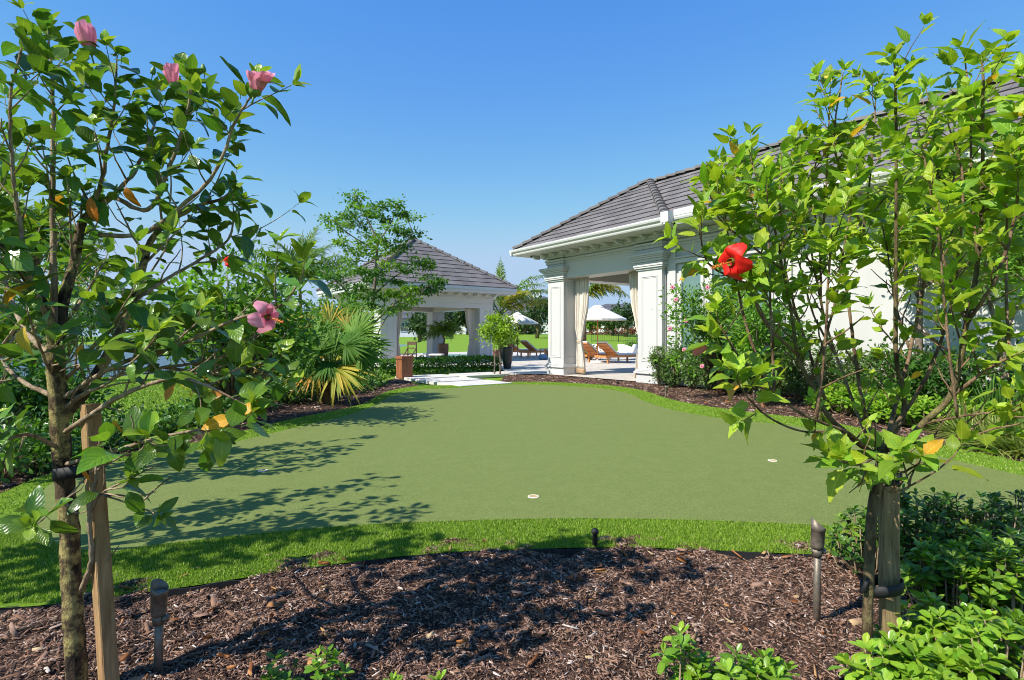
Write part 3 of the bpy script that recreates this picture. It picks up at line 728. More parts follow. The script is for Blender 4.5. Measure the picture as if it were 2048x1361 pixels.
gr = b.build('roof', MT['roof'], gaz)
for i in range(4):
    q = MB(); hip_caps(q, c[i]+Vector((0,0,.02)), ap+Vector((0,0,.02)), 14, .085); q.build('hip_cap', MT['roof'], gr)
q = MB(); q.lathe([(.13,5.37),(.11,5.45),(.03,5.49)], 8, (ap.x,ap.y,0)); q.build('finial', MT['roof'], gr)

# ================================================================= tied drapes
def drape(parent_frame, x, y, zt, w_top, w_tie, zt_tie, w_bot, label, along=(1,0), folds=7, seed=0, shift=0.0, zb=.06):
    r = random.Random(seed); o0, rz = parent_frame
    root = empty('tied_drape', o0 + Matrix.Rotation(rz, 3, 'Z') @ Vector((x, y, 0)), rz)
    tag(root, label, 'curtain', 'cream drapes tied back at the pavilion openings')
    ax = Vector((along[0], along[1], 0)); ay = Vector((-along[1], along[0], 0)); n = folds*10
    keys = [(zb, w_bot, .05, 0), (zb+.13, w_bot*.98, .05, 0), (zt_tie*.55, w_bot*.85, .055, 0), (zt_tie-.05, w_tie*1.05, .05, 0), (zt_tie, w_tie, .045, 0), (zt_tie+.06, w_tie*1.1, .05, .01), (zt_tie+.4, w_tie*1.0+(w_top-w_tie)*.42, .06, .0), (zt_tie+.9, w_tie+(w_top-w_tie)*.78, .06, 0), (zt, w_top, .05, 0)]
    ph = [r.uniform(0, 6) for _ in range(4)]
    def ring(z, w, a, f, rows=n):
        out = []
        for i in range(n+1):
            u = i/n; s = (u-.5)*w; am = a*(.7+.3*math.sin(u*9+ph[0]))
            q = am*math.sin(2*math.pi*folds*u + .35*math.sin(z*1.7+ph[1])) + .012*math.sin(u*31+ph[2]+z*2)
            p = ax*(s + shift*(zt-z)/zt*0 + f) + ay*q; out.append((p.x, p.y, z))
        return out
    zz = []
    for a, b_ in zip(keys, keys[1:]):
        k = 4
        for j in range(k):
            t = j/k; t2 = t*t*(3-2*t); zz.append((a[0]+(b_[0]-a[0])*t, *[a[i]+(b_[i]-a[i])*t2 for i in (1,2,3)]))
    zz.append(keys[-1])
    def off(z):                                       # the cloth is pulled to the post at the tie
        return shift*math.exp(-((z-zt_tie)/.75)**2) if z > zt_tie else shift*(.55+.45*math.exp(-((z-zt_tie)/.5)**2))
    rows = [[(p[0]+ax.x*off(z), p[1]+ax.y*off(z), p[2]) for p in ring(z, w, a, f)] for z, w, a, f in zz]
    MB().grid(rows[4:]).build('cloth', MT['drape'], root, True, solid=.004)
    MB().grid(rows[:5]).build('hem_band', MT['drape_band'], root, True, solid=.005)
    q = MB(); pts = []
    for i in range(17):
        t = 2*math.pi*i/16; p = ax*(off(zt_tie) + (w_tie*.56)*math.cos(t)) + ay*(.075*math.sin(t)); pts.append((p.x, p.y, zt_tie+.012*math.sin(t)))
    q.tube(pts, .011, 6, False)
    p0 = ax*(off(zt_tie) + w_tie*.5*(1 if shift > 0 else -1)); p1 = p0 + ax*(.22*(1 if shift > 0 else -1))
    q.tube([(p0.x,p0.y,zt_tie), (p1.x,p1.y,zt_tie+.03)], .011, 6)
    q.build('tie_back', MT['drape_band'] if o0 is not gaz.location else MT['dark_wood'], root, True)
HF = (hl(0,0), RZ); GF = (GZ0, RZ)
drape(HF, -3.13, .45, 2.72, .56, .16, .95, .34, 'cream drape tied beside the farther column of the house pavilion', (1,0), 7, 1, -.10)
drape(HF, -1.12, .45, 2.72, .56, .16, .95, .34, 'cream drape tied beside the nearer column of the house pavilion', (1,0), 7, 2, .13)
drape(GF, -.34, CW+.22, 2.30, .40, .17, .95, .30, 'taupe drape hanging at the left front gazebo column', (0,1), 6, 3, -.08)
drape(GF, -.34, S-CW-.30, 2.30, .46, .20, .95, .36, 'taupe drape tied back to the right front gazebo column', (0,1), 6, 4, .10)
drape(GF, -S+.9, .38, 2.30, .36, .16, .95, .3, 'taupe drape at the rear left column seen through the gazebo', (1,0), 6, 5, -.08)

# ================================================================= patio furniture
def lounger(p, rz, label, group='teak sun loungers on the patio'):
    r = empty('sun_lounger', p, rz); tag(r, label, 'sun lounger', group)      # local +x = towards the feet
    L, Wd, z = 1.95, .64, .27
    f = MB()
    for y in (-Wd/2, Wd/2-.05): f.box(0, L, y, y+.05, z-.05, z+.03)
    for x in (0, L-.05): f.box(x, x+.05, -Wd/2+.05, Wd/2-.05, z-.048, z+.028)
    for i in range(13): f.box(.72+i*.095, .72+i*.095+.06, -Wd/2+.05, Wd/2-.05, z, z+.022)
    f.build('frame', MT['teak'], r, bevel=.004)
    for x in (.10, L-.16):
        for y in (-Wd/2, Wd/2-.055): MB().box(x, x+.065, y+.001, y+.054, 0, z-.051).build('leg', MT['teak'], r, bevel=.004)
    M = Matrix.Translation((.70,0,z+.03)) @ Matrix.Rotation(math.radians(36), 4, 'Y')
    b = MB()
    for y in (-Wd/2+.052, Wd/2-.1): b.box(-.80, 0, y, y+.05, -.02, .025, M)
    for i in range(8): b.box(-.79+i*.1, -.72+i*.1, -Wd/2+.10, Wd/2-.10, -.012, .018, M)
    b.build('backrest', MT['teak'], r, bevel=.003)
    c = MB(); c.box(-.82, .02, -Wd/2+.06, Wd/2-.06, .03, .10, M); c.build('back_cushion', MT['cushion'], r, bevel=.025)
    c = MB(); c.box(.72, L-.03, -Wd/2+.06, Wd/2-.06, z+.032, z+.105); c.build('seat_cushion', MT['cushion'], r, bevel=.025)
RL = math.radians(35)
lounger((3.42,21.35,.03), RL, 'teak lounger with cream cushion, foot end nearest the right drape')
lounger((2.86,22.55,.03), RL, 'teak lounger half hidden by the left drape of the house pavilion')
lounger((.52,27.4,.03), RL, 'teak lounger just left of the farther house column')
lounger((-.35,28.6,.03), RL, 'teak lounger partly hidden behind the charcoal pot')
def umbrella(p, R, zr, zt, label):
    r = empty('patio_umbrella', p); tag(r, label, 'umbrella', 'ivory market umbrellas beside the loungers')
    MB().lathe([(.001,0),(.28,0),(.28,.05),(.06,.07),(.03,.10),(.03,.30),(.0,.30)], 20).build('base', MT['pot_white'], r, True)
    MB().tube([(0,0,.05),(0,0,zt-.05)], .024, 10).build('pole', MT['teak'], r, True)
    c = MB(); rows = []
    for k in range(7):
        t = k/6; row = []
        for i in range(33):
            a = 2*math.pi*i/32; fl = abs(math.sin(4*a)); rr = R*(.14+.86*t)*(1-.045*fl)
            row.append((rr*math.cos(a), rr*math.sin(a), zt-.06-(zt-zr-.06)*(t**1.12)-.035*fl*t*(1-.4*t)))
        rows.append(row)
    rows.append([(x*1.003, y*1.003, z-.055-.012*math.cos(8*2*math.pi*i/32)) for i, (x, y, z) in enumerate(rows[-1])])
    c.grid(rows).build('canopy', MT['canvas'], r, False, solid=.004)
    v = MB(); v.grid([[(q*math.cos(2*math.pi*i/16), q*math.sin(2*math.pi*i/16), z) for i in range(17)] for q, z in ((.02,zt+.03),(R*.12,zt+.005),(R*.235,zt-.075),(R*.238,zt-.10))]).build('vent_cap', MT['canvas'], r, solid=.003)
    for i in range(8):
        a = 2*math.pi*i/8; MB().bar((.03*math.cos(a),.03*math.sin(a),zt-.10),(R*.985*math.cos(a),R*.985*math.sin(a),zr-.018),.018,.022).build('rib', MT['teak'], r)
umbrella((3.36,21.62,.03), 1.14, 1.74, 2.25, 'ivory umbrella framed between the two house columns')
umbrella((.28,27.9,.03), 1.06, 1.72, 2.23, 'ivory umbrella seen between the gazebo and the farther house column')
def wing_chair(p, rz, label):
    r = empty('lounge_chair', p, rz); tag(r, label, 'lounge chair', 'white lounge chairs behind the loungers')
    s = MB(); s.cbox((0,0,.16), .78, .74, .22, ch=.05); s.build('seat', MT['cushion'], r, bevel=.02)
    P = []
    for i in range(13):
        a = math.pi*(i/12)*1.05 - .08; ca, sa = math.cos(a), math.sin(a)
        P.append([(-.36*sa*1.1+.10, .42*ca, .14), (-.42*sa*1.1+.08, .47*ca, .34), (-.47*sa*1.15+.06, .53*ca, .42+.26*abs(ca)**2+.10*sa)])
    MB().grid(P).build('shell', MT['cushion'], r, True, solid=.05)
    for x in (-.3,.3):
        for y in (-.3,.3): MB().tube([(x,y,0),(x*.9,y*.9,.17)], .016, 6).build('leg', MT['black_metal'], r)
wing_chair((4.05,25.0,.03), math.radians(-150), 'white winged lounge chair behind the umbrella pole')
wing_chair((5.15,24.6,.03), math.radians(-150), 'white winged lounge chair next to the dark potted bush')
def pot(name, p, r0, r1, rb, h, mat, label, group=None):
    o = empty(name, p); tag(o, label, 'planter', group)
    MB().lathe([(.001,0),(r0,0),(r0*1.05,.03),(r0+(rb-r0)*.7,h*.45),(rb,h*.72),(r1*1.02,h*.93),(r1*1.06,h*.96),(r1*1.06,h),(r1*.93,h),(r1*.90,h*.9)], 28).build('vessel', mat, o, True)
    MB().lathe([(.001,h*.92),(r1*.92,h*.92)], 20).build('soil', MT['mulch'], o)
    return o
pot('tall_planter', ground(1014.5,737.5,.03), .115, .18, .185, .71, MT['pot_dark'], 'tall charcoal glazed pot standing at the patio edge')
pot('tall_planter', ground(886.5,724,.03), .15, .21, .225, .75, MT['pot_brown'], 'tall brown glazed pot with a small palm inside the gazebo view')
pot('short_planter', ground(992,725,.03), .09, .125, .125, .5, MT['pot_brown'], 'narrow brown pot between gazebo column and charcoal pot')
pot('white_planter', ground(868,713,.03), .26, .30, .31, .46, MT['pot_white'], 'round white planter of orange croton seen through the gazebo')
pot('dark_planter', at(1263,710,25.5)*1.0 + Vector((0,0,-.05)), .2, .26, .26, .30, MT['pot_dark'], 'dark pot holding a clipped round bush beside the right drape')
def stool(p, rz, label):
    r = empty('folding_stool', p, rz); tag(r, label, 'stool', 'folding stools in the gazebo')
    MB().cbox((0,0,.33), .50, .40, .055, ch=.012).build('seat', MT['cushion'], r, bevel=.006)
    for y in (-.16,.16):
        MB().bar((-.22,y,0),(.22,y,.325),.035,.03,(0,1,0)).build('leg', MT['dark_wood'], r); MB().bar((.22,y*.8,0),(-.22,y*.8,.325),.035,.03,(0,1,0)).build('leg', MT['dark_wood'], r)
    MB().bar((-.02,-.16,.15),(-.02,.16,.15),.022,.022).build('stretcher', MT['dark_wood'], r)
stool(ground(873,728.5,.03), math.radians(-8), 'folding stool nearer the middle of the gazebo opening')
stool(ground(833,728,.03), math.radians(10), 'folding stool behind the wooden pedestal')
r = empty('folding_chair', ground(815,731.5,.03), math.radians(-40)); tag(r, 'brown wooden folding chair at the left gazebo drape', 'chair')
MB().box(-.24,.24,-.22,.22,.40,.43).build('seat', MT['dark_wood'], r, bevel=.004)
b = MB(); b.box(-.24,.24,.20,.225,.74,.86); b.box(-.24,.24,.20,.222,.60,.64); b.build('backrest', MT['dark_wood'], r, bevel=.004)
for x in (-.25,.22): MB().box(x,x+.03,.195,.225,0,.86).build('leg', MT['dark_wood'], r); MB().bar((x+.015,-.22,0),(x+.015,.2,.62),.028,.028).build('leg', MT['dark_wood'], r)
r = empty('pouf', ground(1086,719.5,.03)); tag(r, 'blue patterned round pouf on the patio left of the farther column', 'pouf')
MB().lathe([(.001,0),(.16,0),(.21,.05),(.22,.12),(.19,.20),(.10,.235),(.001,.24)], 20).build('cushion', MT['pouf'], r, True)
r = empty('side_table', ground(1091,716,.03), RL); tag(r, 'small teak side table next to the farther house column', 'side table')
MB().box(-.22,.22,-.22,.22,.42,.45).build('top', MT['teak'], r, bevel=.004)
for x in (-.2,.16):
    for y in (-.2,.16): MB().box(x,x+.04,y,y+.04,0,.418).build('leg', MT['teak'], r)
r = empty('wooden_pedestal', ground(809,757.5), math.radians(-50)); tag(r, 'reddish brown square wooden pedestal at the end of the hedge', 'pedestal')
b = MB(); b.box(-.16,.16,-.15,.15,0,.50)
for i in range(3): b.box(-.165+.001*i, -.165+.095, -.155, -.15, .02, .49) if i == 0 else b.box(-.06+(i-1)*.115, .045+(i-1)*.115, -.156, -.15, .02, .49)
b.build('body', MT['rosewood'], r, bevel=.008); MB().box(-.185,.185,-.175,.175,.502,.58).build('top', MT['rosewood'], r, bevel=.012)

# ================================================================= fence by the lake, houses beyond
def fence(a, b_, label, h=1.15, post=2.3, gap=.13):
    a, b_ = Vector(a), Vector(b_); L = (b_-a).length; d = (b_-a)/L
    r = empty('metal_fence', a, math.atan2(d.y, d.x)); tag(r, label, 'fence')
    q = MB()
    for z in (.10, h-.14, h-.01): q.box(0, L, -.015, .015, z, z+.03)
    q.build('rail', MT['black_metal'], r)
    q = MB(); n = int(L/gap)
    for i in range(n): q.box(i*gap, i*gap+.018, -.009, .009, 0, h-.02)
    q.build('picket_panel', MT['black_metal'], r)
    for i in range(int(L/post)+1): MB().box(i*post-.03, i*post+.03, -.03, .03, -.1, h+.08).build('post', MT['black_metal'], r)
fence((-42,33,-2.02), (-15.2,33,-2.02), 'black metal picket fence along the lake shore')
fence((9,62,.42), (36,62,.42), 'low dark fence across the sunny far lawn', .9, 3, .2)
def far_house(p, rz, w, d, h, rh, label, bays, chim=None):
    r = empty('far_house', p, rz); tag(r, label, 'house', 'white houses far across the lawn')
    MB().box(-w/2,w/2,0,d,-.5,h).build('wall', MT['far_wall'], r)
    b = MB(); e = .6; c = [Vector((-w/2-e,-e,h)),Vector((w/2+e,-e,h)),Vector((w/2+e,d+e,h)),Vector((-w/2-e,d+e,h))]; k = min(w,d)/2+e
    R0, R1 = Vector((-w/2-e+k,d/2,h+rh)), Vector((w/2+e-k,d/2,h+rh))
    course_roof(b, c[0], c[1], R0, R1, 8, .06, 2.0); course_roof(b, c[2], c[3], R1, R0, 8, .06, 2.0); course_roof(b, c[1], c[2], R1, R1, 8, .06, 2.0); course_roof(b, c[3], c[0], R0, R0, 8, .06, 2.0)
    b.box(-w/2-e,w/2+e,-e,d+e,h-.25,h-.01); rf = b.build('roof', MT['far_roof'], r)
    if chim is not None:
        q = MB(); q.box(chim-.7,chim+.7,d/2-.6,d/2+.6,h+.3,h+rh+1.3); q.box(chim-.9,chim+.9,d/2-.8,d/2+.8,h+rh+1.31,h+rh+1.55); q.build('chimney', MT['far_wall'], rf)
    for x in bays:
        f = MB(); x0, x1 = x-.75, x+.75
        for a0,a1,z0,z1 in ((x0-.15,x1+.15,2.5,2.65),(x0-.15,x1+.15,.55,.7),(x0-.15,x0,.7,2.5),(x1,x1+.15,.7,2.5),(x-.05,x+.05,.7,2.5)): f.box(a0,a1,-.08,.05,z0,z1)
        wv = f.build('window', MT['trim'], r); MB().box(x0,x1,-.02,-.01,.7,2.5).build('pane', MT['room'], wv)
far_house((2.5,112,1.35), math.radians(4), 22, 12, 4.0, 4.2, 'white far house with chimney between gazebo and farther column', (-8,-4.5,-1,2.5,6,9), 3.2)
far_house((25,108,1.35), math.radians(-6), 24, 12, 3.8, 2.6, 'white far house seen through the pavilion opening', (-9,-6,-2,2,6,9))
far_house((-20,118,1.35), math.radians(8), 20, 12, 3.4, 2.4, 'white far house seen through the gazebo', (-7,-3,1,5,8))
R = random.Random(11)
def V3(*a): return Vector(a)
def jit(r, k): return Vector((r.uniform(-k,k), r.uniform(-k,k), r.uniform(-k,k)))
def hue(r, base, spread=.25, warm=.0):
    k = 1 + r.uniform(-spread, spread); w = r.uniform(0, warm)
    return (base[0]*k*(1+w*1.6), base[1]*k*(1+w*.35), base[2]*k)

# ------------------------------------------------------------------ hibiscus: limbs, shoots, leaves
def shoot(tw, L, p, d, length, r0, nleaf, size, r, colf, stem, lift=.5, tipn=4):
    up_ = stem == 'serr'
    d = d.normalized(); pts = [p]; q = p.copy(); n = 5
    for i in range(n):
        d = (d + V3(0,0,lift*.22) + jit(r,.16)).normalized(); q = q + d*(length/n); pts.append(q.copy())
    tw.tube(pts, [r0*(1-.62*i/n) for i in range(n+1)], 5)
    ks = kinds(stem); a0 = r.uniform(0, 6.28)
    for i in range(nleaf):
        t = .12 + .86*(i+r.random()*.6)/max(1,nleaf); f = t*n; k = min(int(f), n-1); pos = pts[k].lerp(pts[k+1], f-k); ax = (pts[k+1]-pts[k]).normalized()
        a = a0 + i*2.4; x = ax.cross(V3(.2,.1,1)); x = x.normalized() if x.length > .05 else V3(1,0,0); y = ax.cross(x)
        out = x*math.cos(a) + y*math.sin(a); s = size*r.uniform(.5,1.2)*(1-.35*max(0,t-.7)/.3)
        dv = (out*.95 + ax*(r.uniform(.5,1.1) if up_ else r.uniform(.25,.65)) + V3(0,0,r.uniform(-.1,.35) if up_ else r.uniform(-.35,.15))).normalized(); nn = ax*.7 + V3(-.35,-.15,.75) + jit(r,.45)
        L.add(pos + dv*(s*.28), dv, nn, s, colf(r, t), r.choice(ks))
    ax = (pts[-1]-pts[-2]).normalized()
    for i in range(tipn):
        a = a0 + i*2.1; x = ax.cross(V3(.3,.2,1)); x = x.normalized() if x.length > .05 else V3(1,0,0); y = ax.cross(x); out = x*math.cos(a)+y*math.sin(a)
        s = size*r.uniform(.4,.8); dv = (out*r.uniform(.35,.9)+ax*.9).normalized()
        L.add(pts[-1]+dv*s*.15, dv, ax*.9 - out*.4 + V3(-.2,0,.5) + jit(r,.2), s, colf(r, 1.0), r.choice(ks))
    return pts
class Hib:
    def __init__(s, base, stem, colf, size, seed):
        s.base = Vector(base); s.stem = stem; s.colf = colf; s.size = size; s.r = random.Random(seed); s.tb = MB(); s.tw = MB(); s.L = Leaves(seed); s.ends = []; s.st = .42 if stem == 'serr' else .32; s.axes = []
    def limb(s, pts, r0, r1, big=False, leaf=None, shoots=0, slen=(.12,.3), nl=(4,8), size=None, sides=None, sleaf=8):
        k_ = .74 if s.stem == 'serr' and r0 < .018 else .82 if r0 < .03 else .80 if s.stem == 'oval' else .88; r0, r1 = r0*k_, r1*k_
        P = spline([Vector(p)-s.base for p in pts], 6); n = len(P); r = s.r
        for i in range(1, n-1): P[i] = P[i] + jit(r, r0*(.07 if big else .2))
        rad = [r0 + (r1-r0)*i/(n-1) for i in range(n)]
        rad = [q*(1+(.03 if big else .09)*math.sin(i*2.3+r0*999)) for i, q in enumerate(rad)]
        (s.tb if big else s.tw).tube(P, rad, 12 if big else 6)
        sz = size or s.size; s.axes.append((P, rad))
        kf = (1.16 if r0 >= .0059 else .9) if s.stem == 'serr' else .74; sleaf = int(sleaf*kf); shoots = int(shoots*kf) if shoots > 2 else shoots
        if leaf is not None:                             # leaves straight on the limb, denser towards the tip
            for i in range(sleaf):
                t = leaf + (1-leaf)*(i+r.random())/sleaf; f = t*(n-1); k = min(int(f), n-2); pos = P[k].lerp(P[k+1], f-k); ax = (P[k+1]-P[k]).normalized()
                a = i*2.4 + r.random(); x = ax.cross(V3(.2,.1,1)); x = x.normalized() if x.length > .05 else V3(1,0,0); out = x*math.cos(a)+ax.cross(x)*math.sin(a)
                dv = (out + ax*r.uniform(.2,.7)+V3(0,0,r.uniform(-.3,.25))).normalized(); z = sz*r.uniform(.5,1.2)
                s.L.add(pos+dv*z*.28, dv, ax*.6+V3(-.35,-.15,.8)+jit(r,.4), z, s.colf(r, t), r.choice(kinds(s.stem)))
            d = (P[-1]-P[-2]).normalized(); shoot(s.tw, s.L, P[-1], d, sz*.7, r1, 4, sz, r, s.colf, s.stem, .5, 5)
            s.ends.append((P[-1]+s.base, d))
        for i in range(shoots):
            t = s.st + (.98-s.st)*(i+r.random())/shoots; f = t*(n-1); k = min(int(f), n-2); pos = P[k].lerp(P[k+1], f-k); ax = (P[k+1]-P[k]).normalized()
            out = jit(r,1); out = (out - ax*out.dot(ax)).normalized(); d = ax*r.uniform(.3,.9)+out+V3(0,0,.35)
            pts = shoot(s.tw, s.L, pos, d, r.uniform(*slen), max(.0022, rad[k]*.45 if rad[k] < .012 else .0045), r.randint(*nl), sz, r, s.colf, s.stem)
            s.ends.append((pts[-1]+s.base, (pts[-1]-pts[-2]).normalized()))
    def bare(s, n):                                      # leafless twigs in the inside of the crown
        r = s.r
        for i in range(n):
            P, rad = r.choice(s.axes[1:]); k = r.randint(2, int(len(P)*.62)); ax = (P[k+1]-P[k]).normalized(); o = jit(r,1); o = (o-ax*o.dot(ax)).normalized(); d = ax*.7+o+V3(0,0,.3); q = P[k].copy(); pts = [q.copy()]
            for j in range(4): d = (d.normalized()+jit(r,.25)+V3(0,0,.08)).normalized(); q = q + d*r.uniform(.02,.05); pts.append(q.copy())
            s.tw.tube(pts, [.0032,.0028,.0024,.002,.0014], 4)
    def finish(s, name, label, cat, group, mat_b, mat_t, leaf):
        root = empty(name, s.base); tag(root, label, cat, group)
        t = s.tb.build('trunk', MT[mat_b], root, True); s.tw.build('branches', MT[mat_t], root, True)
        s.L.build('crown', MT[leaf], root); s.root = root; return root
def flower_open(root, p, face, Rr, mat, seed=0):
    r = random.Random(seed); f = Vector(face).normalized(); x = f.cross(V3(0,0,1)); x = x.normalized() if x.length > .1 else V3(1,0,0); y = f.cross(x)
    o = Vector(p) - root.location; Vs, Ts, Us = [], [], []; nv, nu = 9, 9
    for k in range(5):
        a = 2*math.pi*k/5 + .3; c = x*math.cos(a)+y*math.sin(a); sd = f.cross(c); b = len(Vs); tw = .28
        for i in range(nv):
            v = i/(nv-1); w = Rr*.52*math.sin(math.pi*min(1, v**.85*.80+.06))**.8
            for j in range(nu):
                u = -1+2*j/(nu-1); rr = Rr*(v - .10*u*u*v*v)
                h = Rr*(.30*math.sin(v*1.9) - .75*max(0,v-.45)**1.5*2) + tw*u*w*.6 + Rr*.035*v*math.sin(u*7+k+v*5)
                q = o + c*(rr*.96+.004) + sd*(u*w) + f*h; Vs.append(tuple(q)); Us.append((u, v))
        for i in range(nv-1):
            for j in range(nu-1): Ts.append((b+i*nu+j, b+i*nu+j+1, b+(i+1)*nu+j+1, b+(i+1)*nu+j))
    fl = np_mesh('flower', np.array(Vs), np.array(Ts), MT[mat], root, None, np.array(Us), True)
    m = MB(); L = Rr*1.4; pts = [o + f*(L*t) + V3(0,0,-.12*L*t*t) for t in (0,.25,.5,.75,1)]; m.tube(pts, [Rr*.045,Rr*.04,Rr*.035,Rr*.03,Rr*.02], 7)
    for i in range(46):
        t = r.uniform(.5,1); c = pts[2].lerp(pts[4], (t-.5)*2); e = jit(r,1).normalized()*Rr*.11; m.tube([c, c+e], Rr*.008, 3); q = c+e; s_ = Rr*.022
        m.add([q+V3(s_,0,0),q+V3(-s_,0,0),q+V3(0,s_,0),q+V3(0,-s_,0),q+V3(0,0,s_),q+V3(0,0,-s_)], [(0,2,4),(2,1,4),(1,3,4),(3,0,4),(2,0,5),(1,2,5),(3,1,5),(0,3,5)])
    m.build('stamen', MT['stamen'], fl); calyx(fl, o - f*Rr*.02, f, Rr*.22, Rr*.5); return fl
def calyx(parent, o, f, rad, ln):
    x = f.cross(V3(.1,.2,1)).normalized(); y = f.cross(x); m = MB(); P = []
    for t, q in ((-.9,.12),(-.75,.22),(-.5,.8),(-.1,1.0),(.35,.95)):
        P.append([o + f*(ln*(t + (.25*(i%2) if t > .3 else 0))) + (x*math.cos(2*math.pi*i/10)+y*math.sin(2*math.pi*i/10))*rad*q for i in range(11)])
    m.grid(P); m.tube([o - f*ln*1.9 , o - f*ln*.85], rad*.16, 5); return m.build('calyx', MT['sepal'], parent, True)
def flower_furled(root, p, face, ln, rad, mat, seed=0, open_=.35):
    r = random.Random(seed); f = Vector(face).normalized(); x = f.cross(V3(.1,.2,1)).normalized(); y = f.cross(x); o = Vector(p)-root.location
    Vs, Us, Ts = [], [], []; nr, nc = 14, 42
    for k in range(3):                                   # three wrapped petals round each other
        b = len(Vs); a0 = k*2.1 + r.random(); sc = 1-.10*k
        for i in range(nr):
            t = i/(nr-1); prof = (.10+.90*math.sin(math.pi*min(1,t*.60+.06))) * (1 + open_*max(0,t-.6)*2)
            for j in range(nc):
                u = j/(nc-1); a = a0 + u*4.6 + t*1.1; q = rad*sc*prof*(1+.16*math.sin(u*15+k+t*4)*t + .05*math.sin(u*47+t*9)*t - .22*u)
                z = ln*(t*(.88+.16*math.sin(u*5+k*2)) + .04*t*math.sin(u*22)); c = o + f*z + (x*math.cos(a)+y*math.sin(a))*q; Vs.append(tuple(c)); Us.append((u*2-1, t))
        for i in range(nr-1):
            for j in range(nc-1): Ts.append((b+i*nc+j, b+i*nc+j+1, b+(i+1)*nc+j+1, b+(i+1)*nc+j))
    fl = np_mesh('flower', np.array(Vs), np.array(Ts), MT[mat], root, None, np.array(Us), True)
    calyx(fl, o + f*ln*.16, f, rad*.66, ln*.24); return fl
def bud(root, p, f, ln=.022):
    f = Vector(f).normalized(); o = Vector(p)-root.location; x = f.cross(V3(.1,.2,1)).normalized(); y = f.cross(x); m = MB()
    P = [[o + f*(ln*t) + (x*math.cos(2*math.pi*i/8)+y*math.sin(2*math.pi*i/8))*ln*q for i in range(9)] for t, q in ((-1.2,.05),(0,.07),(.1,.3),(.5,.36),(.9,.26),(1.3,.04))]
    m.grid(P); b_ = m.build('bud', MT['sepal'], root, True); return b_

# ---------------------------------------------------------------- left hero: pink hibiscus on a dark lichened trunk
def col_left(r, t):
    q = r.random()
    if q < .006: return (.50,.24,.02)
    return hue(r, (.070,.180,.021), .40, .5) if t < .9 else hue(r, (.15,.30,.03), .25, .5)
A = Hib(ground(158,1388), 'oval', col_left, .078, 3); a = at
gA = A.base
A.limb([gA+V3(0,0,-.06), a(151,1300,1.69), a(143,1180,1.70), a(138,1060,1.71), a(127,950,1.72), a(120,850,1.72), a(113,760,1.71), a(110,690,1.70)], .036, .030, True)
A.limb([a(110,700,1.70), a(95,625,1.68), a(55,560,1.62), a(5,495,1.55), a(-70,420,1.5)], .020, .008, True, .5, 10, sleaf=14)
A.limb([a(112,700,1.70), a(128,600,1.74), a(150,520,1.78), a(168,440,1.80), a(225,392,1.82)], .022, .012, True, None, 5)
A.limb([a(112,690,1.70), a(108,560,1.72), a(106,420,1.74), a(106,300,1.75), a(105,180,1.75), a(98,95,1.74)], .013, .005, False, .42, 12, (.08,.2), sleaf=18)
A.limb([a(168,445,1.80), a(202,370,1.76), a(216,290,1.74), a(228,215,1.72), a(233,150,1.70)], .010, .004, False, .3, 7, (.08,.18), sleaf=16)
A.limb([a(225,392,1.82), a(268,345,1.86), a(300,280,1.9), a(318,215,1.92)], .010, .004, False, .3, 7, (.08,.2), sleaf=14)
A.limb([a(228,395,1.82), a(296,420,1.78), a(335,345,1.76), a(366,255,1.74), a(382,190,1.72)], .010, .0042, False, .35, 8, (.08,.2), sleaf=14)
A.limb([a(200,470,1.8), a(285,468,1.72), a(360,415,1.66), a(430,345,1.62), a(468,250,1.60), a(500,196,1.59)], .010, .0035, False, .45, 8, (.08,.17), (3,6), sleaf=15)
A.limb([a(120,840,1.72), a(180,770,1.76), a(232,680,1.80), a(275,570,1.84), a(310,470,1.86), a(380,420,1.9), a(440,400,1.92)], .024, .006, True, .62, 12, sleaf=10)
A.limb([a(258,610,1.83), a(330,560,1.9), a(400,520,1.95), a(455,480,2.0), a(470,430,2.0)], .009, .004, False, .4, 9, sleaf=10)
A.limb([a(118,800,1.72), a(240,728,1.66), a(360,690,1.62), a(470,640,1.58), a(560,612,1.55), a(600,560,1.53)], .009, .003, False, .55, 5, (.08,.2), (3,5), sleaf=8)
A.limb([a(120,820,1.72), a(225,756,1.70), a(330,735,1.72), a(420,722,1.74), a(480,690,1.76)], .009, .0035, False, .5, 7, sleaf=8)
A.limb([a(122,870,1.72), a(230,800,1.62), a(330,760,1.56), a(400,765,1.52), a(470,800,1.5)], .010, .0035, False, .5, 5, (.08,.2), (3,6), sleaf=8)
A.limb([a(128,930,1.72), a(220,905,1.60), a(300,880,1.52), a(400,860,1.48), a(470,850,1.46)], .009, .0035, False, .55, 4, (.07,.16), (3,5), sleaf=6)
A.limb([a(125,900,1.72), a(60,870,1.62), a(10,880,1.55)], .009, .004, False, .6, 2, (.06,.1), sleaf=4)
A.limb([a(118,800,1.72), a(40,760,1.8), a(-20,700,1.9), a(-60,640,2.0)], .010, .004, False, .6, 3, sleaf=5)
A.limb([a(112,720,1.71), a(50,660,1.8), a(10,560,1.9), a(-20,430,1.95), a(-30,300,2.0)], .012, .004, False, .45, 10, sleaf=12)
A.limb([a(96,640,1.68), a(60,560,1.60), a(40,450,1.56), a(25,330,1.52), a(20,200,1.5), a(40,110,1.5)], .010, .004, False, .45, 10, (.08,.2), sleaf=14)
A.limb([a(164,1180,1.69), a(182,1120,1.67), a(180,1030,1.65), a(192,950,1.63), a(205,860,1.62)], .011, .006, False)
A.limb([a(180,1030,1.65), a(205,985,1.60), a(245,975,1.56)], .004, .003, False, .5, 0, size=.075, sleaf=3)
A.limb([a(190,985,1.64), a(250,1005,1.6), a(305,1025,1.58)], .0035, .0025, False, .8, 0, size=.05, sleaf=2)
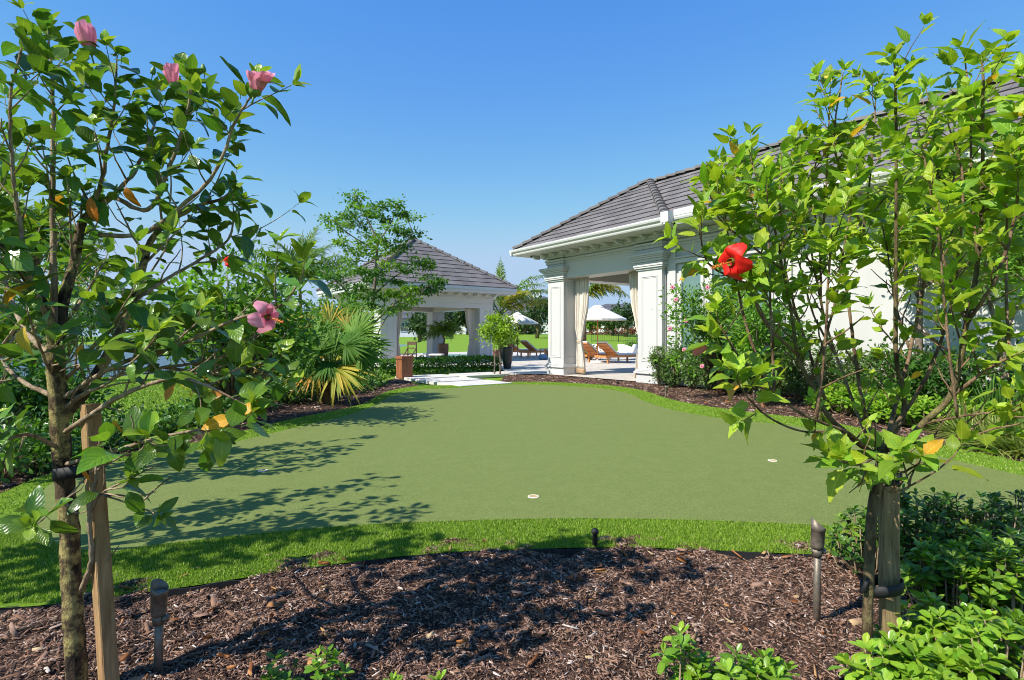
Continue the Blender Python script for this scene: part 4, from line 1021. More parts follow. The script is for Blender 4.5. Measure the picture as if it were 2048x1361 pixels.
A.limb([a(134,1000,1.71), a(115,1010,1.5), a(85,1040,1.42)], .0045, .003, False, .6, 0, size=.09, sleaf=3)
A.limb([a(196,940,1.62), a(240,915,1.56), a(275,905,1.53)], .004, .003, False, .5, 1, (.05,.09), size=.095, sleaf=4)
for i, (tx, ty, dd, sx, sy) in enumerate(((330,500,1.6,180,700),(255,600,1.55,130,760),(390,650,1.55,200,745),(530,725,1.62,330,735),(300,690,1.5,140,800),(60,640,1.5,112,760),(210,520,1.95,150,620),(340,620,2.0,240,670))):
    A.limb([a(sx,sy,1.74), a((sx+tx)/2+R.uniform(-15,15),(sy+ty)/2+18,(1.74+dd)/2), a(tx,ty,dd)], .0075, .003, False, .45, 4, (.06,.15), (3,6), sleaf=9)
A.bare(70)
A.finish('hibiscus_tree', 'pink-flowered hibiscus tree with dark lichened trunk, tied to a tan wooden stake', 'tree', 'hibiscus trees trained on a single trunk', 'bark_left', 'twig_left', 'leaf_gloss')
flower_furled(A.root, a(183,110,1.62), (-.14,-.22,1), .082, .024, 'petal_pink', 1, .25)
flower_furled(A.root, a(350,178,1.66), (-.1,-.2,1), .066, .021, 'petal_pink', 2, .4)
flower_furled(A.root, a(508,192,1.54), (.38,-.25,.85), .074, .025, 'petal_pink', 3, .8)
flower_open(A.root, a(532,634,1.53), (.85,-.40,-.12), .046, 'petal_pink', 4)
for px, py, d in ((244,112,1.70),(305,150,1.72),(408,145,1.72),(480,180,1.6),(392,222,1.72)): bud(A.root, a(px,py,d), (R.uniform(-.2,.3),0,1))
def single_leaf(root, p, d, n, s, c, key='oval0', name='withered_leaf'):
    L = Leaves(1); L.add(Vector(p)-root.location, Vector(d), Vector(n), s, c, key); return L.build(name, MT['leaf_soft'], root)
for px,py,dd,dv,s,c in ((180,395,1.7,(.05,0,-1),.075,(.55,.17,.02)),(252,375,1.72,(.25,-.1,-.9),.055,(.58,.20,.02)),(480,838,1.46,(.3,-.1,.7),.055,(.75,.38,.03)),(462,838,1.46,(-.7,-.3,-.2),.075,(.80,.42,.03)),(350,770,1.5,(-.3,-.2,-.9),.05,(.55,.22,.03)),(50,655,1.5,(-.1,-.2,-1),.075,(.62,.45,.06)),(165,690,1.6,(-.2,0,-1),.06,(.55,.28,.03)),(172,940,1.62,(-.2,0,-1),.05,(.55,.2,.02)),(230,840,1.6,(0,0,-1),.045,(.6,.3,.03)),(410,795,1.5,(.9,0,.1),.05,(.5,.2,.03))):
    single_leaf(A.root, a(px,py,dd), dv, (-.3,-.9,.3), s, c, R.choice(kinds('oval')))

# ---------------------------------------------------------------- right hero: red hibiscus, lighter toothed leaves
def col_right(r, t):
    if r.random() < .008: return (.60,.33,.03)
    return hue(r, (.155,.31,.022), .28, .55) if t < .9 else hue(r, (.22,.40,.035), .2, .5)
B = Hib(ground(1732,1340), 'serr', col_right, .072, 5); gB = B.base
B.limb([gB+V3(0,0,-.06), a(1735,1250,1.81), a(1738,1130,1.81), a(1746,1020,1.82), a(1762,930,1.85), a(1763,895,1.88)], .0185, .021, True)
B.limb([a(1762,912,1.88), a(1735,900,1.86), a(1690,864,1.82), a(1657,833,1.8), a(1625,773,1.8), a(1597,718,1.8), a(1583,628,1.8), a(1566,540,1.8), a(1545,440,1.78), a(1505,330,1.76)], .014, .004, True, .55, 12, (.08,.2), sleaf=16)
B.limb([a(1597,712,1.80), a(1530,645,1.76), a(1498,575,1.72), a(1460,555,1.68), a(1415,525,1.64), a(1400,470,1.62)], .007, .003, False, .5, 6, (.06,.16), (3,6), sleaf=10)
B.limb([a(1764,900,1.88), a(1775,880,1.9), a(1805,836,1.93), a(1808,785,1.95), a(1793,720,1.96), a(1791,600,1.97), a(1792,460,1.96), a(1793,300,1.94), a(1791,190,1.92), a(1790,140,1.9)], .015, .0045, True, .62, 10, (.07,.17), sleaf=18)
B.limb([a(1766,900,1.88), a(1809,888,1.8), a(1851,843,1.74), a(1898,797,1.7), a(1920,727,1.68), a(1932,650,1.68), a(1950,560,1.7), a(1964,420,1.72), a(1965,265,1.72), a(1966,150,1.7)], .016, .005, True, .55, 12, (.07,.18), sleaf=18)
B.limb([a(1898,797,1.7), a(1960,750,1.66), a(2048,690,1.6), a(2110,600,1.58)], .009, .004, False, .5, 6, sleaf=8)
B.limb([a(1840,850,1.75), a(1930,832,1.66), a(2040,820,1.6), a(2110,800,1.56)], .006, .003, False, .5, 4, sleaf=6)
B.limb([a(1800,888,1.82), a(1910,880,1.7), a(1990,858,1.62), a(2080,840,1.56)], .006, .003, False, .5, 3, (.06,.14), sleaf=6)
B.limb([a(1760,905,1.88), a(1735,840,1.94), a(1715,750,2.0), a(1702,645,2.04), a(1690,520,2.05), a(1725,480,2.04), a(1695,375,2.02), a(1668,290,2.0), a(1682,170,1.98)], .010, .004, False, .55, 12, (.07,.18), sleaf=16)
B.limb([a(1770,890,1.9), a(1800,780,2.05), a(1830,660,2.1), a(1858,510,2.1), a(1876,370,2.1), a(1868,280,2.08), a(1858,200,2.06)], .011, .004, False, .5, 10, (.07,.18), sleaf=14)
B.limb([a(1740,890,1.9), a(1690,760,2.05), a(1645,620,2.1), a(1640,500,2.1), a(1624,370,2.1), a(1640,300,2.1)], .009, .0035, False, .5, 9, (.07,.18), sleaf=10)
B.limb([a(1650,800,1.86), a(1610,680,1.95), a(1575,560,2.0), a(1560,420,2.0), a(1562,330,2.0)], .008, .0035, False, .5, 9, (.07,.18), sleaf=10)
B.limb([a(1735,900,1.86), a(1695,866,1.72), a(1600,826,1.64), a(1526,762,1.58), a(1473,706,1.54), a(1440,650,1.52)], .0072, .003, False, .45, 5, (.06,.15), (3,5), sleaf=8)
B.limb([a(1690,868,1.8), a(1600,862,1.66), a(1540,836,1.58), a(1500,800,1.53), a(1478,770,1.5)], .005, .003, False, .6, 2, (.05,.1), sleaf=5)
B.limb([a(1760,910,1.87), a(1720,930,1.7), a(1690,925,1.6)], .0055, .004, False, .4, 3, (.05,.09), (3,4), size=.085, sleaf=5)
B.limb([a(1765,930,1.87), a(1800,945,1.7), a(1835,930,1.6)], .0055, .004, False, .4, 2, (.04,.08), (3,4), size=.085, sleaf=4)
B.limb([a(1760,940,1.86), a(1780,985,1.66), a(1860,950,1.6), a(1905,915,1.6)], .004, .003, False, .75, 0, size=.08, sleaf=3)
B.limb([a(1770,880,1.9), a(1850,760,1.9), a(1900,620,1.92), a(1920,480,1.95), a(1925,350,1.95), a(1900,260,1.95)], .009, .004, False, .5, 10, (.07,.18), sleaf=12)
B.limb([a(1932,650,1.68), a(1990,560,1.62), a(2030,430,1.6), a(2040,300,1.6), a(2050,180,1.6)], .008, .004, False, .45, 8, (.07,.18), sleaf=12)
B.limb([a(1566,540,1.8), a(1500,490,1.74), a(1440,440,1.7), a(1420,390,1.7)], .005, .003, False, .4, 5, (.06,.14), sleaf=7)
for i, (tx, ty, dd) in enumerate(((1440,395,1.7),(1478,300,2.0),(1535,400,1.62),(1600,290,2.15),(1720,330,1.7),(1752,190,2.1),(1835,250,1.75),(1935,215,2.1),(2005,320,1.75),(1665,450,1.62),(1580,470,2.2),(1880,430,1.6),(1760,430,2.2),(1990,480,2.0),(1660,190,2.1),(1930,120,1.85))):
    tip = a(tx,ty,dd)-B.base; best = None                # branch off the nearest main limb instead of the fork
    for P, rad in B.axes[1:13]:
        for k in range(int(len(P)*.28), int(len(P)*.72)):
            v = tip-P[k]; dz = v.z/max(v.length,.01); sc_ = abs(v.length-.65) + math.hypot(v.x, v.y)*2.2
            if best is None or sc_ < best[0]: best = (sc_, P[k].copy(), rad[k])
    p0 = best[1]+B.base; tp = tip+B.base; m1 = p0.lerp(tp,.35)+V3((tp.x-p0.x)*.12,(tp.y-p0.y)*.12,-.01); m2 = p0.lerp(tp,.7)+V3((tp.x-p0.x)*.08,0,.0)
    B.limb([p0, m1, m2, tp], .0062, .003, False, .40, 7, (.06,.15), (4,7), sleaf=9)
for i in range(40):                                      # short leafy spurs low on the limbs
    P, rad = B.r.choice(B.axes[1:20]); k = B.r.randint(int(len(P)*.12), int(len(P)*.55)); ax = (P[min(k+1,len(P)-1)]-P[k]).normalized(); o = jit(B.r,1); o = (o-ax*o.dot(ax)).normalized()
    shoot(B.tw, B.L, P[k], o+ax*.4+V3(0,0,.35), B.r.uniform(.04,.12), .003, B.r.randint(2,5), B.r.uniform(.045,.07), B.r, B.colf, 'serr', .5, 3)
B.bare(70)
B.finish('hibiscus_tree', 'red-flowered hibiscus tree with bright toothed leaves beside a weathered flat stake', 'tree', 'hibiscus trees trained on a single trunk', 'bark_right', 'twig_right', 'leaf_soft')
flower_open(B.root, a(1466,524,1.50), (-.93,-.33,-.18), .052, 'petal_red', 6)
flower_furled(B.root, a(1420,690,1.52), (-.85,-.2,-.38), .060, .013, 'petal_salmon', 7, -.2)
for px,py,dd,dv,s,c in ((1660,165,1.98,(-.3,0,.7),.04,(.75,.55,.08)),(1395,540,1.62,(-.9,-.1,-.3),.06,(.70,.38,.03)),(1475,455,1.68,(-.8,0,.3),.05,(.72,.42,.03)),(1500,392,1.74,(.9,0,-.15),.05,(.55,.28,.03)),(1840,745,1.8,(-.8,0,-.5),.035,(.75,.40,.02))):
    single_leaf(B.root, a(px,py,dd), dv, (-.3,-.6,.7), s, c, R.choice(kinds('serr')))
for px, py, d in ((1430,300,1.7),(1480,200,1.9),(1880,140,1.9)): pass

# ---------------------------------------------------------------- stakes and rubber ties
def plank(name, a_, b_, w, t, mat, label, face, group=None):
    a_, b_ = Vector(a_), Vector(b_); d = (b_-a_).normalized(); f = Vector(face); f = (f - d*f.dot(d)).normalized(); x = d.cross(f)
    b = MB(); P = []; n = 9
    prof = [(-w/2+.003,-t/2),(w/2-.003,-t/2),(w/2,-t/2+.003),(w/2,t/2-.003),(w/2-.003,t/2),(-w/2+.003,t/2),(-w/2,t/2-.003),(-w/2,-t/2+.003)]
    for i in range(n):
        c = a_.lerp(b_, i/(n-1)); e = 1+.02*math.sin(i*2.1)
        P.append([c-a_ + x*(u*e) + f*(v*e) for u, v in prof] + [c-a_ + x*prof[0][0]*e + f*prof[0][1]*e])
    b.grid(P); b.add(P[-1][:8], [tuple(range(8))])
    o = b.build(name, MT[mat]); o.location = a_; return tag(o, label, 'stake', group)
GS = 'wooden stakes holding young trees'
plank('tree_stake', ground(222,1385)+V3(0,0,-.05), a(180,808,1.70), .046, .042, 'stake_fresh', 'tan square wooden stake leaning beside the dark lichened trunk', (-.55,-.84,0), GS)
plank('tree_stake', ground(1780,1340)+V3(0,0,-.05), a(1777,952,1.87), .054, .034, 'stake_old', 'flat weathered mossy stake behind the red-flowered hibiscus trunk', (-.1,-1,0), GS)
def tie(c, rx, ry, z0, z1, label, tail=None, rot=0.0):
    c = Vector(c); r = empty('tree_tie', c); tag(r, label, 'tree tie', 'black rubber ties holding trees to stakes'); b = MB(); P = []; n = 28
    for z in (z0, z1):
        row = []
        for i in range(n+1):
            q = 2*math.pi*i/n; x, y = rx*math.cos(q), ry*math.sin(q); cr, sr = math.cos(rot), math.sin(rot)
            row.append((x*cr-y*sr, x*sr+y*cr, z + .012*math.cos(q+.6)))
        P.append(row)
    b.grid(P).build('band', MT['black_plastic'], r, True, solid=.003)
    if tail: MB().tube([Vector(t) for t in tail], [.006,.009,.004,.007,.003][:len(tail)], 6).build('knot', MT['black_plastic'], r, True)
tie(a(158,945,1.705), .072, .050, -.016, .020, 'black rubber strap round the dark lichened trunk and its tan stake')
tie(a(1763,1172,1.835), .064, .056, -.018, .018, 'lower black rubber tie with a loose knot on the weathered stake', [(-.060,-.02,.0),(-.085,-.04,.0),(-.07,-.04,.045)], .05)
tie(a(1768,958,1.86), .052, .050, -.016, .016, 'upper black rubber tie just under the fork of the red-flowered hibiscus', [(-.02,-.045,.0),(.01,-.055,-.005),(.03,-.05,.008)])

# ---------------------------------------------------------------- garden spotlights and the sprinkler
def spotlight(p, riser, tilt, az, label, sc=1.0, r0=.013, rb=.0238, lb=.114):
    r = empty('garden_spotlight', p); tag(r, label, 'garden light', 'small bronze garden spotlights')
    MB().tube([(0,0,-.05),(0,0,riser*.5),(.002,0,riser)], [r0,r0*.98,r0*.95], 14).build('riser', MT['bronze'], r, True)
    k = MB(); k.lathe([(.001,riser-.012),(r0*1.35,riser-.010),(r0*1.4,riser+.012),(r0*.8,riser+.02),(.001,riser+.022)], 14)
    k.tube([(-.018,0,riser+.008),(.018,0,riser+.008)], .008, 10); k.tube([(.016,0,riser+.008),(.030,0,riser+.008)], .012, 8); k.build('knuckle', MT['bronze'], r, True)
    M = Matrix.Translation((0,0,riser+.016)) @ Matrix.Rotation(az,4,'Z') @ Matrix.Rotation(tilt,4,'Y'); n = 28; b = MB(); P = []
    for q, z, cut in ((.012,0,0),(.021,.003,0),(rb*.93,.012,0),(rb,.02,0),(rb,lb*.60,0),(rb*1.06,lb*.605,0),(rb*1.06,lb*.70,0),(rb*1.06,lb*.72,1),(rb*.97,lb*.715,1),(rb*.97,lb*.62,0)):
        P.append([M @ Vector((q*math.cos(2*math.pi*i/n), q*math.sin(2*math.pi*i/n), z + (lb*.28*(.5+.5*math.cos(2*math.pi*i/n - 2.4))**1.3 if cut else 0))) for i in range(n+1)])
    s = b.grid(P).build('lamp_housing', MT['bronze'], r, True)
    m = MB(); m.add([M @ Vector((rb*.965*math.cos(2*math.pi*i/n), rb*.965*math.sin(2*math.pi*i/n), lb*.655)) for i in range(n)], [tuple(range(n))]); m.build('lens', MT['lens'], s)
    return r
spotlight(ground(317,1352), .178, math.radians(2), .4, 'bronze garden spotlight standing in mulch beside the tan stake')
spotlight(ground(1634,1252), .275, math.radians(7), .6, 'darker bronze spotlight on a tall riser left of the weathered stake')
for px, py, lab in ((1508,800,'small spotlight in the right bed behind the red flower'),(1332,797,'low black spotlight at the turf edge near the house column')):
    spotlight(ground(px, py), .10 if py < 799 else .04, .1, 0, lab)
def sprinkler(p, h, rad, label):
    r = empty('sprinkler', p); tag(r, label, 'sprinkler', 'black pop-up sprinklers')
    MB().lathe([(rad*.9,-.04),(rad*.92,h*.80),(rad*1.05,h*.81)], 18).build('body', MT['black_plastic'], r, True)
    MB().lathe([(rad*1.05,h*.80),(rad*1.32,h*.82),(rad*1.34,h*.93),(rad*1.15,h*.96),(rad*.7,h*.965),(rad*.68,h),(.001,h)], 18).build('cap', MT['black_plastic'], r, True)
sprinkler(ground(1190,1104), .118, .0145, 'black pop-up sprinkler at the edge of the front turf')
sprinkler(ground(1236,768.5), .06, .03, 'small black sprinkler in mulch below the pavilion floor')

# ---------------------------------------------------------------- rosette shrubs, bushes and clump trees
def rosette_shrub(name, base, rx, ry, h, tips, leaf, cols, label, cat='shrub', group=None, seed=0, stem='spoon', per=(7,10), matn='leaf_gloss', jitter=.25):
    r = random.Random(seed); base = Vector(base); root = empty(name, base); tag(root, label, cat, group); L = Leaves(seed); tw = MB(); ks = kinds(stem)
    for i in range(tips):
        a_ = r.uniform(0, 6.28); q = math.sqrt(r.random()); x, y = rx*q*math.cos(a_), ry*q*math.sin(a_); z = h*(math.sqrt(max(0,1-q*q*.85))*r.uniform(.72,1.08)); tip = V3(x,y,max(.03,z))
        b0 = V3(x*.25,y*.25,-.02); mid = (b0+tip)*.5 + V3(x*.2,y*.2,-.02); tw.tube([b0, mid, tip], [.0045,.0035,.0022], 4)
        ax = ((tip-mid).normalized()*.6 + V3(x/rx*.35 if rx else 0, y/ry*.35, .8) + jit(r,jitter)).normalized(); c0 = r.choice(cols); fresh = r.random()
        x_ = ax.cross(V3(.3,.2,.9)).normalized(); y_ = ax.cross(x_)
        m = r.randint(*per)
        for k in range(m):
            t = k/m; b_ = k*2.4 + a_; out = x_*math.cos(b_)+y_*math.sin(b_); s = leaf*r.uniform(.8,1.1)*(1-.45*t); el = .05+1.15*t
            dv = (out*math.cos(el)+ax*math.sin(el)).normalized(); L.add(tip+ax*(leaf*.35*(t-.6)), dv, ax*math.cos(el)-out*math.sin(el)+jit(r,.15), s, hue(r, c0, .2, .2 + .3*fresh*t), r.choice(ks))
        for k in range(r.randint(2,4)):                  # older leaves lower on the stem
            t = r.uniform(.35,.85); p = b0.lerp(tip,t)+V3(x,y,0)*.12*(1-t); out = (x_*math.cos(k*2+a_)+y_*math.sin(k*2+a_)+V3(0,0,.2)).normalized()
            L.add(p, out, V3(0,0,1)+jit(r,.4), leaf*r.uniform(.75,1.0), hue(r, cols[0], .25), r.choice(ks))
    tw.build('stems', MT['twig_left'], root, True); L.build('foliage', MT[matn], root); return root
def bush(name, base, rx, ry, z0, z1, n, leaf, cols, label, cat='shrub', group=None, seed=0, stem='small', clumps=40, cr=.16, matn='leaf_far', trunk=None, up=.5, flowers=None, extra=None):
    """crown of many leaf clumps in an ellipsoid between z0 and z1, hung on stems"""
    r = random.Random(seed); g = np.random.default_rng(seed); base = Vector(base); root = empty(name, base); tag(root, label, cat, group); L = Leaves(seed); tw = MB()
    zc, rz = (z0+z1)/2, (z1-z0)/2; cen = []
    for i in range(clumps):
        v = jit(r,1).normalized()*(r.random()**.38); w = 1+.22*math.sin(v.x*5+seed)*math.cos(v.y*4+seed*2)
        cen.append(V3(v.x*rx*w, v.y*ry*w, zc+v.z*rz*w))
    if extra: cen += [Vector(e)-base for e in extra]
    root0 = V3(0,0,max(0,z0*.6)) if trunk else V3(0,0,0)
    for c in cen: tw.tube([root0+V3(c.x*.12,c.y*.12,0), root0.lerp(c,.55)+V3(0,0,-.08*rz)+jit(r,.05*rx), c], [.012*(rx+.4),.008*(rx+.4),.003], 4)
    if trunk: 
        tb = MB(); tb.tube([(0,0,-.05),(trunk*.4,0,z0*.5),(0,0,z0*.9),(0,0,zc)], [trunk*1.1,trunk,trunk*.8,trunk*.3], 8); tb.build('trunk', MT['bark_right'], root, True)
    per = max(1, n//len(cen)); C = np.array([tuple(c) for c in cen]); K = np.repeat(np.arange(len(cen)), per); m = len(K)
    off = g.normal(0, 1, (m,3))*cr*np.array([1,1,.7]); P = C[K]+off; P[:,2] = np.maximum(P[:,2], .01)
    out = unit(off + .6*(P - np.array([0,0,zc]))/max(rx,.1)*cr + 1e-4); D = unit(out + g.normal(0,.5,(m,3)) + [0,0,.05]); N = unit(g.normal(0,.5,(m,3)) + [-.25,-.1,up+.3] + out*.35)
    ck = g.integers(len(cols), size=len(cen)); base_c = np.array(cols)[ck][K]; col = base_c*(1+g.uniform(-.28,.28,(m,1))); S = leaf*g.uniform(.65,1.15,m)
    L.bulk(P, D, N, S, col, stem); tw.build('branches', MT['bark'] if trunk else MT['twig_left'], root, True); L.build('crown' if trunk else 'foliage', MT[matn], root)
    if flowers:
        for k, (p, fr, mt) in enumerate(flowers): flower_open(root, p, (-.5+r.uniform(-.3,.3),-.8,r.uniform(-.1,.4)), fr, mt, seed+k)
    return root
def clump_tree(name, base, limbs, clumps, n, leaf, cols, label, cat='tree', group=None, seed=0, stem='small', cr=.25, bark_='bark', matn='leaf_far', flat=.5, r0=.06):
    r = random.Random(seed); g = np.random.default_rng(seed); base = Vector(base); root = empty(name, base); tag(root, label, cat, group); tb = MB(); tw = MB(); L = Leaves(seed); pts = []
    for j, (lp, ra, rb) in enumerate(limbs):
        P = spline([Vector(p)-base for p in lp], 5); (tb if j == 0 else tw).tube(P, [ra+(rb-ra)*i/(len(P)-1) for i in range(len(P))], 8); pts += P[1:]
    C = [Vector(c)-base for c in clumps]
    for c in C:
        q = min(pts, key=lambda p: (p-c).length + max(0,(p.z-c.z))*1.5); tw.tube([q, q.lerp(c,.5)+V3(0,0,.03)+jit(r,.06), c], [.014,.009,.004], 4)
    per = n//len(C); A_ = np.array([tuple(c) for c in C]); K = np.repeat(np.arange(len(C)), per); m = len(K)
    sp = g.uniform(.6,1.3,(len(C),1))[K]; off = g.normal(0,1,(m,3))*cr*np.array([1,1,flat])*sp; P = A_[K]+off
    D = unit(unit(off)+g.normal(0,.5,(m,3))+[0,0,-.1]); N = unit(g.normal(0,.5,(m,3))+[-.2,-.1,.9]); ck = g.integers(len(cols), size=len(C)); col = np.array(cols)[ck][K]*(1+g.uniform(-.3,.3,(m,1)))
    L.bulk(P, D, N, leaf*g.uniform(.6,1.15,m), col, stem); tb.build('trunk', MT[bark_], root, True)
    if tw.v: tw.build('branches', MT[bark_], root, True)
    L.build('crown', MT[matn], root); return root
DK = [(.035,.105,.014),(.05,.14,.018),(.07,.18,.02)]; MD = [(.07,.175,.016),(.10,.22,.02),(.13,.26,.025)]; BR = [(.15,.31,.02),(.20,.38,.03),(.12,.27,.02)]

# front right clump and small sprouts along the bottom
FR = 'glossy low shrubs in the front bed'
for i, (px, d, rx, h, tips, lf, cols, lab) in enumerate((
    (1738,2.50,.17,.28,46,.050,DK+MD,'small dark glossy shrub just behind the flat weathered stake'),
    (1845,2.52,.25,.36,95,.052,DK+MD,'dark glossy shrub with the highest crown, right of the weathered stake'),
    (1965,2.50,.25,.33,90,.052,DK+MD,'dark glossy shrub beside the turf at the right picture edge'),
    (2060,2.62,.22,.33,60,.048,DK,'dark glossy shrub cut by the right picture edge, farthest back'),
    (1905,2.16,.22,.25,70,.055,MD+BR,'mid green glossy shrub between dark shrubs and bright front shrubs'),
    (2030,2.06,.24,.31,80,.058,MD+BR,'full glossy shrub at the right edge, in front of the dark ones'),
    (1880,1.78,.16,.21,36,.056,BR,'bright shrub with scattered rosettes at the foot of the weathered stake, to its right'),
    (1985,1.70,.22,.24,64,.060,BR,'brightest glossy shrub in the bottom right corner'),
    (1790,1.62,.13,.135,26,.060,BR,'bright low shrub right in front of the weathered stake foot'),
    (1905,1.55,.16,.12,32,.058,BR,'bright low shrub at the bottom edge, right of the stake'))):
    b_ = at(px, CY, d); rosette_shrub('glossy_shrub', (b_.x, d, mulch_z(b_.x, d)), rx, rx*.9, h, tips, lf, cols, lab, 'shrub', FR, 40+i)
for i, (px, d, rx, h, tips, lf, lab) in enumerate((
    (1352,1.67,.055,.20,7,.055,'upright bright sprout leftmost of the sprouts below the tall riser spotlight'),
    (1445,1.60,.085,.15,15,.055,'bushy bright sprout second from left at the bottom edge below the tall riser spotlight'),
    (1545,1.58,.085,.155,14,.055,'bright sprout at the bottom edge below the foot of the tall riser spotlight'),
    (650,1.66,.055,.125,5,.048,'green sprout at the bottom edge nearest the bronze spotlight on the left'),
    (560,1.64,.06,.095,6,.044,'tiny dark sprout just left of its taller neighbour at the bottom edge'),
    (785,1.60,.045,.075,4,.045,'lone tiny sprout at the bottom edge left of centre'),
    (880,1.60,.05,.085,5,.048,'yellowish green sprout at the bottom edge nearest the picture centre'))):
    b_ = at(px, CY, d); rosette_shrub('green_sprout', (b_.x, d, mulch_z(b_.x, d)), rx, rx, h, tips, lf, BR if px > 640 else MD, lab, 'sprout', 'young sprouts along the front of the mulch', 70+i)

# second hibiscus with red flowers, its dark stake, and two more at the left edge
RG = 'hibiscus trees trained on a single trunk'
g2 = ground(468,852); g2.z = 0
ex = [at(px, py, 6.7+R.uniform(-.4,.4)) for px, py in ((455,530),(500,545),(535,575),(560,610),(585,650),(420,560),(390,600),(370,640),(600,680),(590,690),(480,520),(350,680),(560,700),(440,700),(400,690),(510,600),(470,640),(550,640))]
bush('hibiscus_tree', g2, .92, .75, .62, 1.85, 6200, .085, MD+BR[:1], 'red-flowered hibiscus tree in the left bed with a dark stake', 'tree', RG, 5, 'small', 60, .15, 'leaf_far', .035,
     flowers=[(at(457,523,6.1), .075, 'petal_red'), (at(541,557,6.3), .065, 'petal_red'), (at(402,640,6.1), .05, 'petal_red')], extra=ex)
plank('tree_stake', ground(474,858)+V3(0,0,-.05), at(470,738,6.75), .06, .05, 'dark_wood', 'dark thin stake under the red-flowered hibiscus of the left bed', (0,-1,0), GS)
def hib_standard(base, h0, R_, top, label, seed, colf=col_left, stem='oval', nl=17, size=.09, leafm='leaf_gloss', lean=(0,0), fl=None):
    T = Hib(base, stem, colf, size, seed); r = T.r; b0 = Vector(base); f = b0 + V3(lean[0],lean[1],h0)
    T.limb([b0+V3(0,0,-.05), b0.lerp(f,.5)+jit(r,.02), f], .034, .028, True)
    for i in range(nl):
        a_ = i*2.4+r.random(); q = R_*r.uniform(.55,1); z = top*r.uniform(.72,1.0) if i%3 else h0+(top-h0)*r.uniform(.15,.5); e = b0+V3(lean[0]+q*math.cos(a_),lean[1]+q*math.sin(a_),z)
        m_ = f.lerp(e,.5)+V3((e.x-f.x)*.16,(e.y-f.y)*.16,-.05); T.limb([f, m_+jit(r,.05), e], .013, .004, i < 5, .45, 8, sleaf=12)
    return T.finish('hibiscus_tree', label, 'tree', RG, 'bark_left', 'twig_left', leafm)
hib_standard(V3(-2.95,2.3,0), .85, .75, 2.35, 'dense hibiscus tree at the left picture edge, mostly out of view', 21)
hib_standard(V3(-3.75,3.9,0), .85, .8, 2.4, 'hibiscus tree behind the pink-flowered one at the left picture edge', 22)

bush('tall_shrub', ground(668,770), .65, .5, .5, 1.95, 3000, .10, MD, 'tall leafy shrub between the fan palm and the gazebo', 'shrub', None, 6, 'small', 44, .15)
# fan palm
TPL['fans0'] = None; del TPL['fans0']
for i, dr in enumerate((.06,.16,.34)): leaf_template('fans%d' % i, [0,.3,.55,.75,.9,1], lambda v: .035*(1-.15*v) if v < .6 else max(.002,.030*(1-v)/.4), dr, .45, 0, 0, 0, i)
pb = ground(655,806); palm = empty('fan_palm', pb); tag(palm, 'fan palm with drooping green and orange-yellow fronds in the left bed', 'palm')
b = MB(); b.tube([(0,0,-.05),(.02,0,.3),(.05,0,.67)], [.13,.12,.09], 12)
for i in range(70):
    a_ = R.uniform(0,6.28); z = R.uniform(.0,.55); q = V3(math.cos(a_),math.sin(a_),0); b.tube([q*.10+V3(0,0,z), q*R.uniform(.16,.26)+V3(0,0,z+R.uniform(-.12,.22))], [.014,.004], 4)
b.build('trunk', MT['palm_bark'], palm, False)
def fan(o, hub, ang, Rr, col, tipc, seed, nrm, spread=1.95):
    r = random.Random(seed); n_ = Vector(nrm).normalized(); ax = V3(math.cos(ang),0,math.sin(ang)); ax = (ax - n_*ax.dot(n_)).normalized(); sd = n_.cross(ax); L = Leaves(seed); n = 40
    for i in range(n):
        t = -spread + 2*spread*i/(n-1); v = (ax*math.cos(t) + sd*math.sin(t) + n_*(.10*math.cos(2*t)) + V3(0,0,-.10)).normalized(); ln = Rr*(1-.16*abs(t)/spread)*r.uniform(.92,1.06)
        k = r.random()**1.6; c = [col[j]*(1-k)+tipc[j]*k for j in range(3)]
        L.add(hub, v+jit(r,.03), n_+V3(0,0,.25)+jit(r,.08), (ln*1.15,ln,ln*r.uniform(.6,1.8)), c, r.choice(kinds('fans')))
    f = L.build('frond', MT['frond'], o, False); c0 = V3(.05,0,.55); MB().tube([c0, c0.lerp(hub,.55)+V3(0,0,.05), hub], [.015,.011,.007], 5).build('stalk', MT['sepal'], f, True)
GRN, PAL, YEL, ORG = (.085,.20,.02), (.15,.28,.032), (.60,.44,.05), (.62,.30,.035)
FANS = ((640,672,100,.52,GRN,PAL,-.1),(712,668,48,.56,PAL,PAL,-.15),(722,706,8,.46,GRN,PAL,-.3),(597,690,158,.52,GRN,PAL,-.2),(612,655,122,.46,GRN,YEL,.1),(668,702,80,.46,PAL,GRN,-.45),(672,735,-8,.72,(.26,.33,.045),YEL,-.35),(632,732,200,.58,(.40,.30,.04),ORG,-.3),
    (692,655,72,.52,GRN,ORG,.2),(655,725,-95,.42,GRN,GRN,-.35),(700,722,-20,.5,GRN,PAL,-.1),(622,712,188,.5,GRN,GRN,-.35),(640,700,130,.46,PAL,GRN,-.5),(690,690,30,.46,GRN,GRN,-.5),(660,648,95,.5,GRN,YEL,.45),(735,690,25,.48,PAL,GRN,.4),(580,705,175,.5,GRN,GRN,.4),(610,735,215,.46,YEL,GRN,.2))
for i, (px, py, an, Rr, c, tc, dy) in enumerate(FANS):
    fan(palm, at(px,py,pb.y+dy)-pb, math.radians(an), Rr, c, tc, 200+i, (R.uniform(-.5,.3),-1,R.uniform(.25,.85)) if an > -5 and an < 185 else (R.uniform(-.2,.2),-.75,.9))

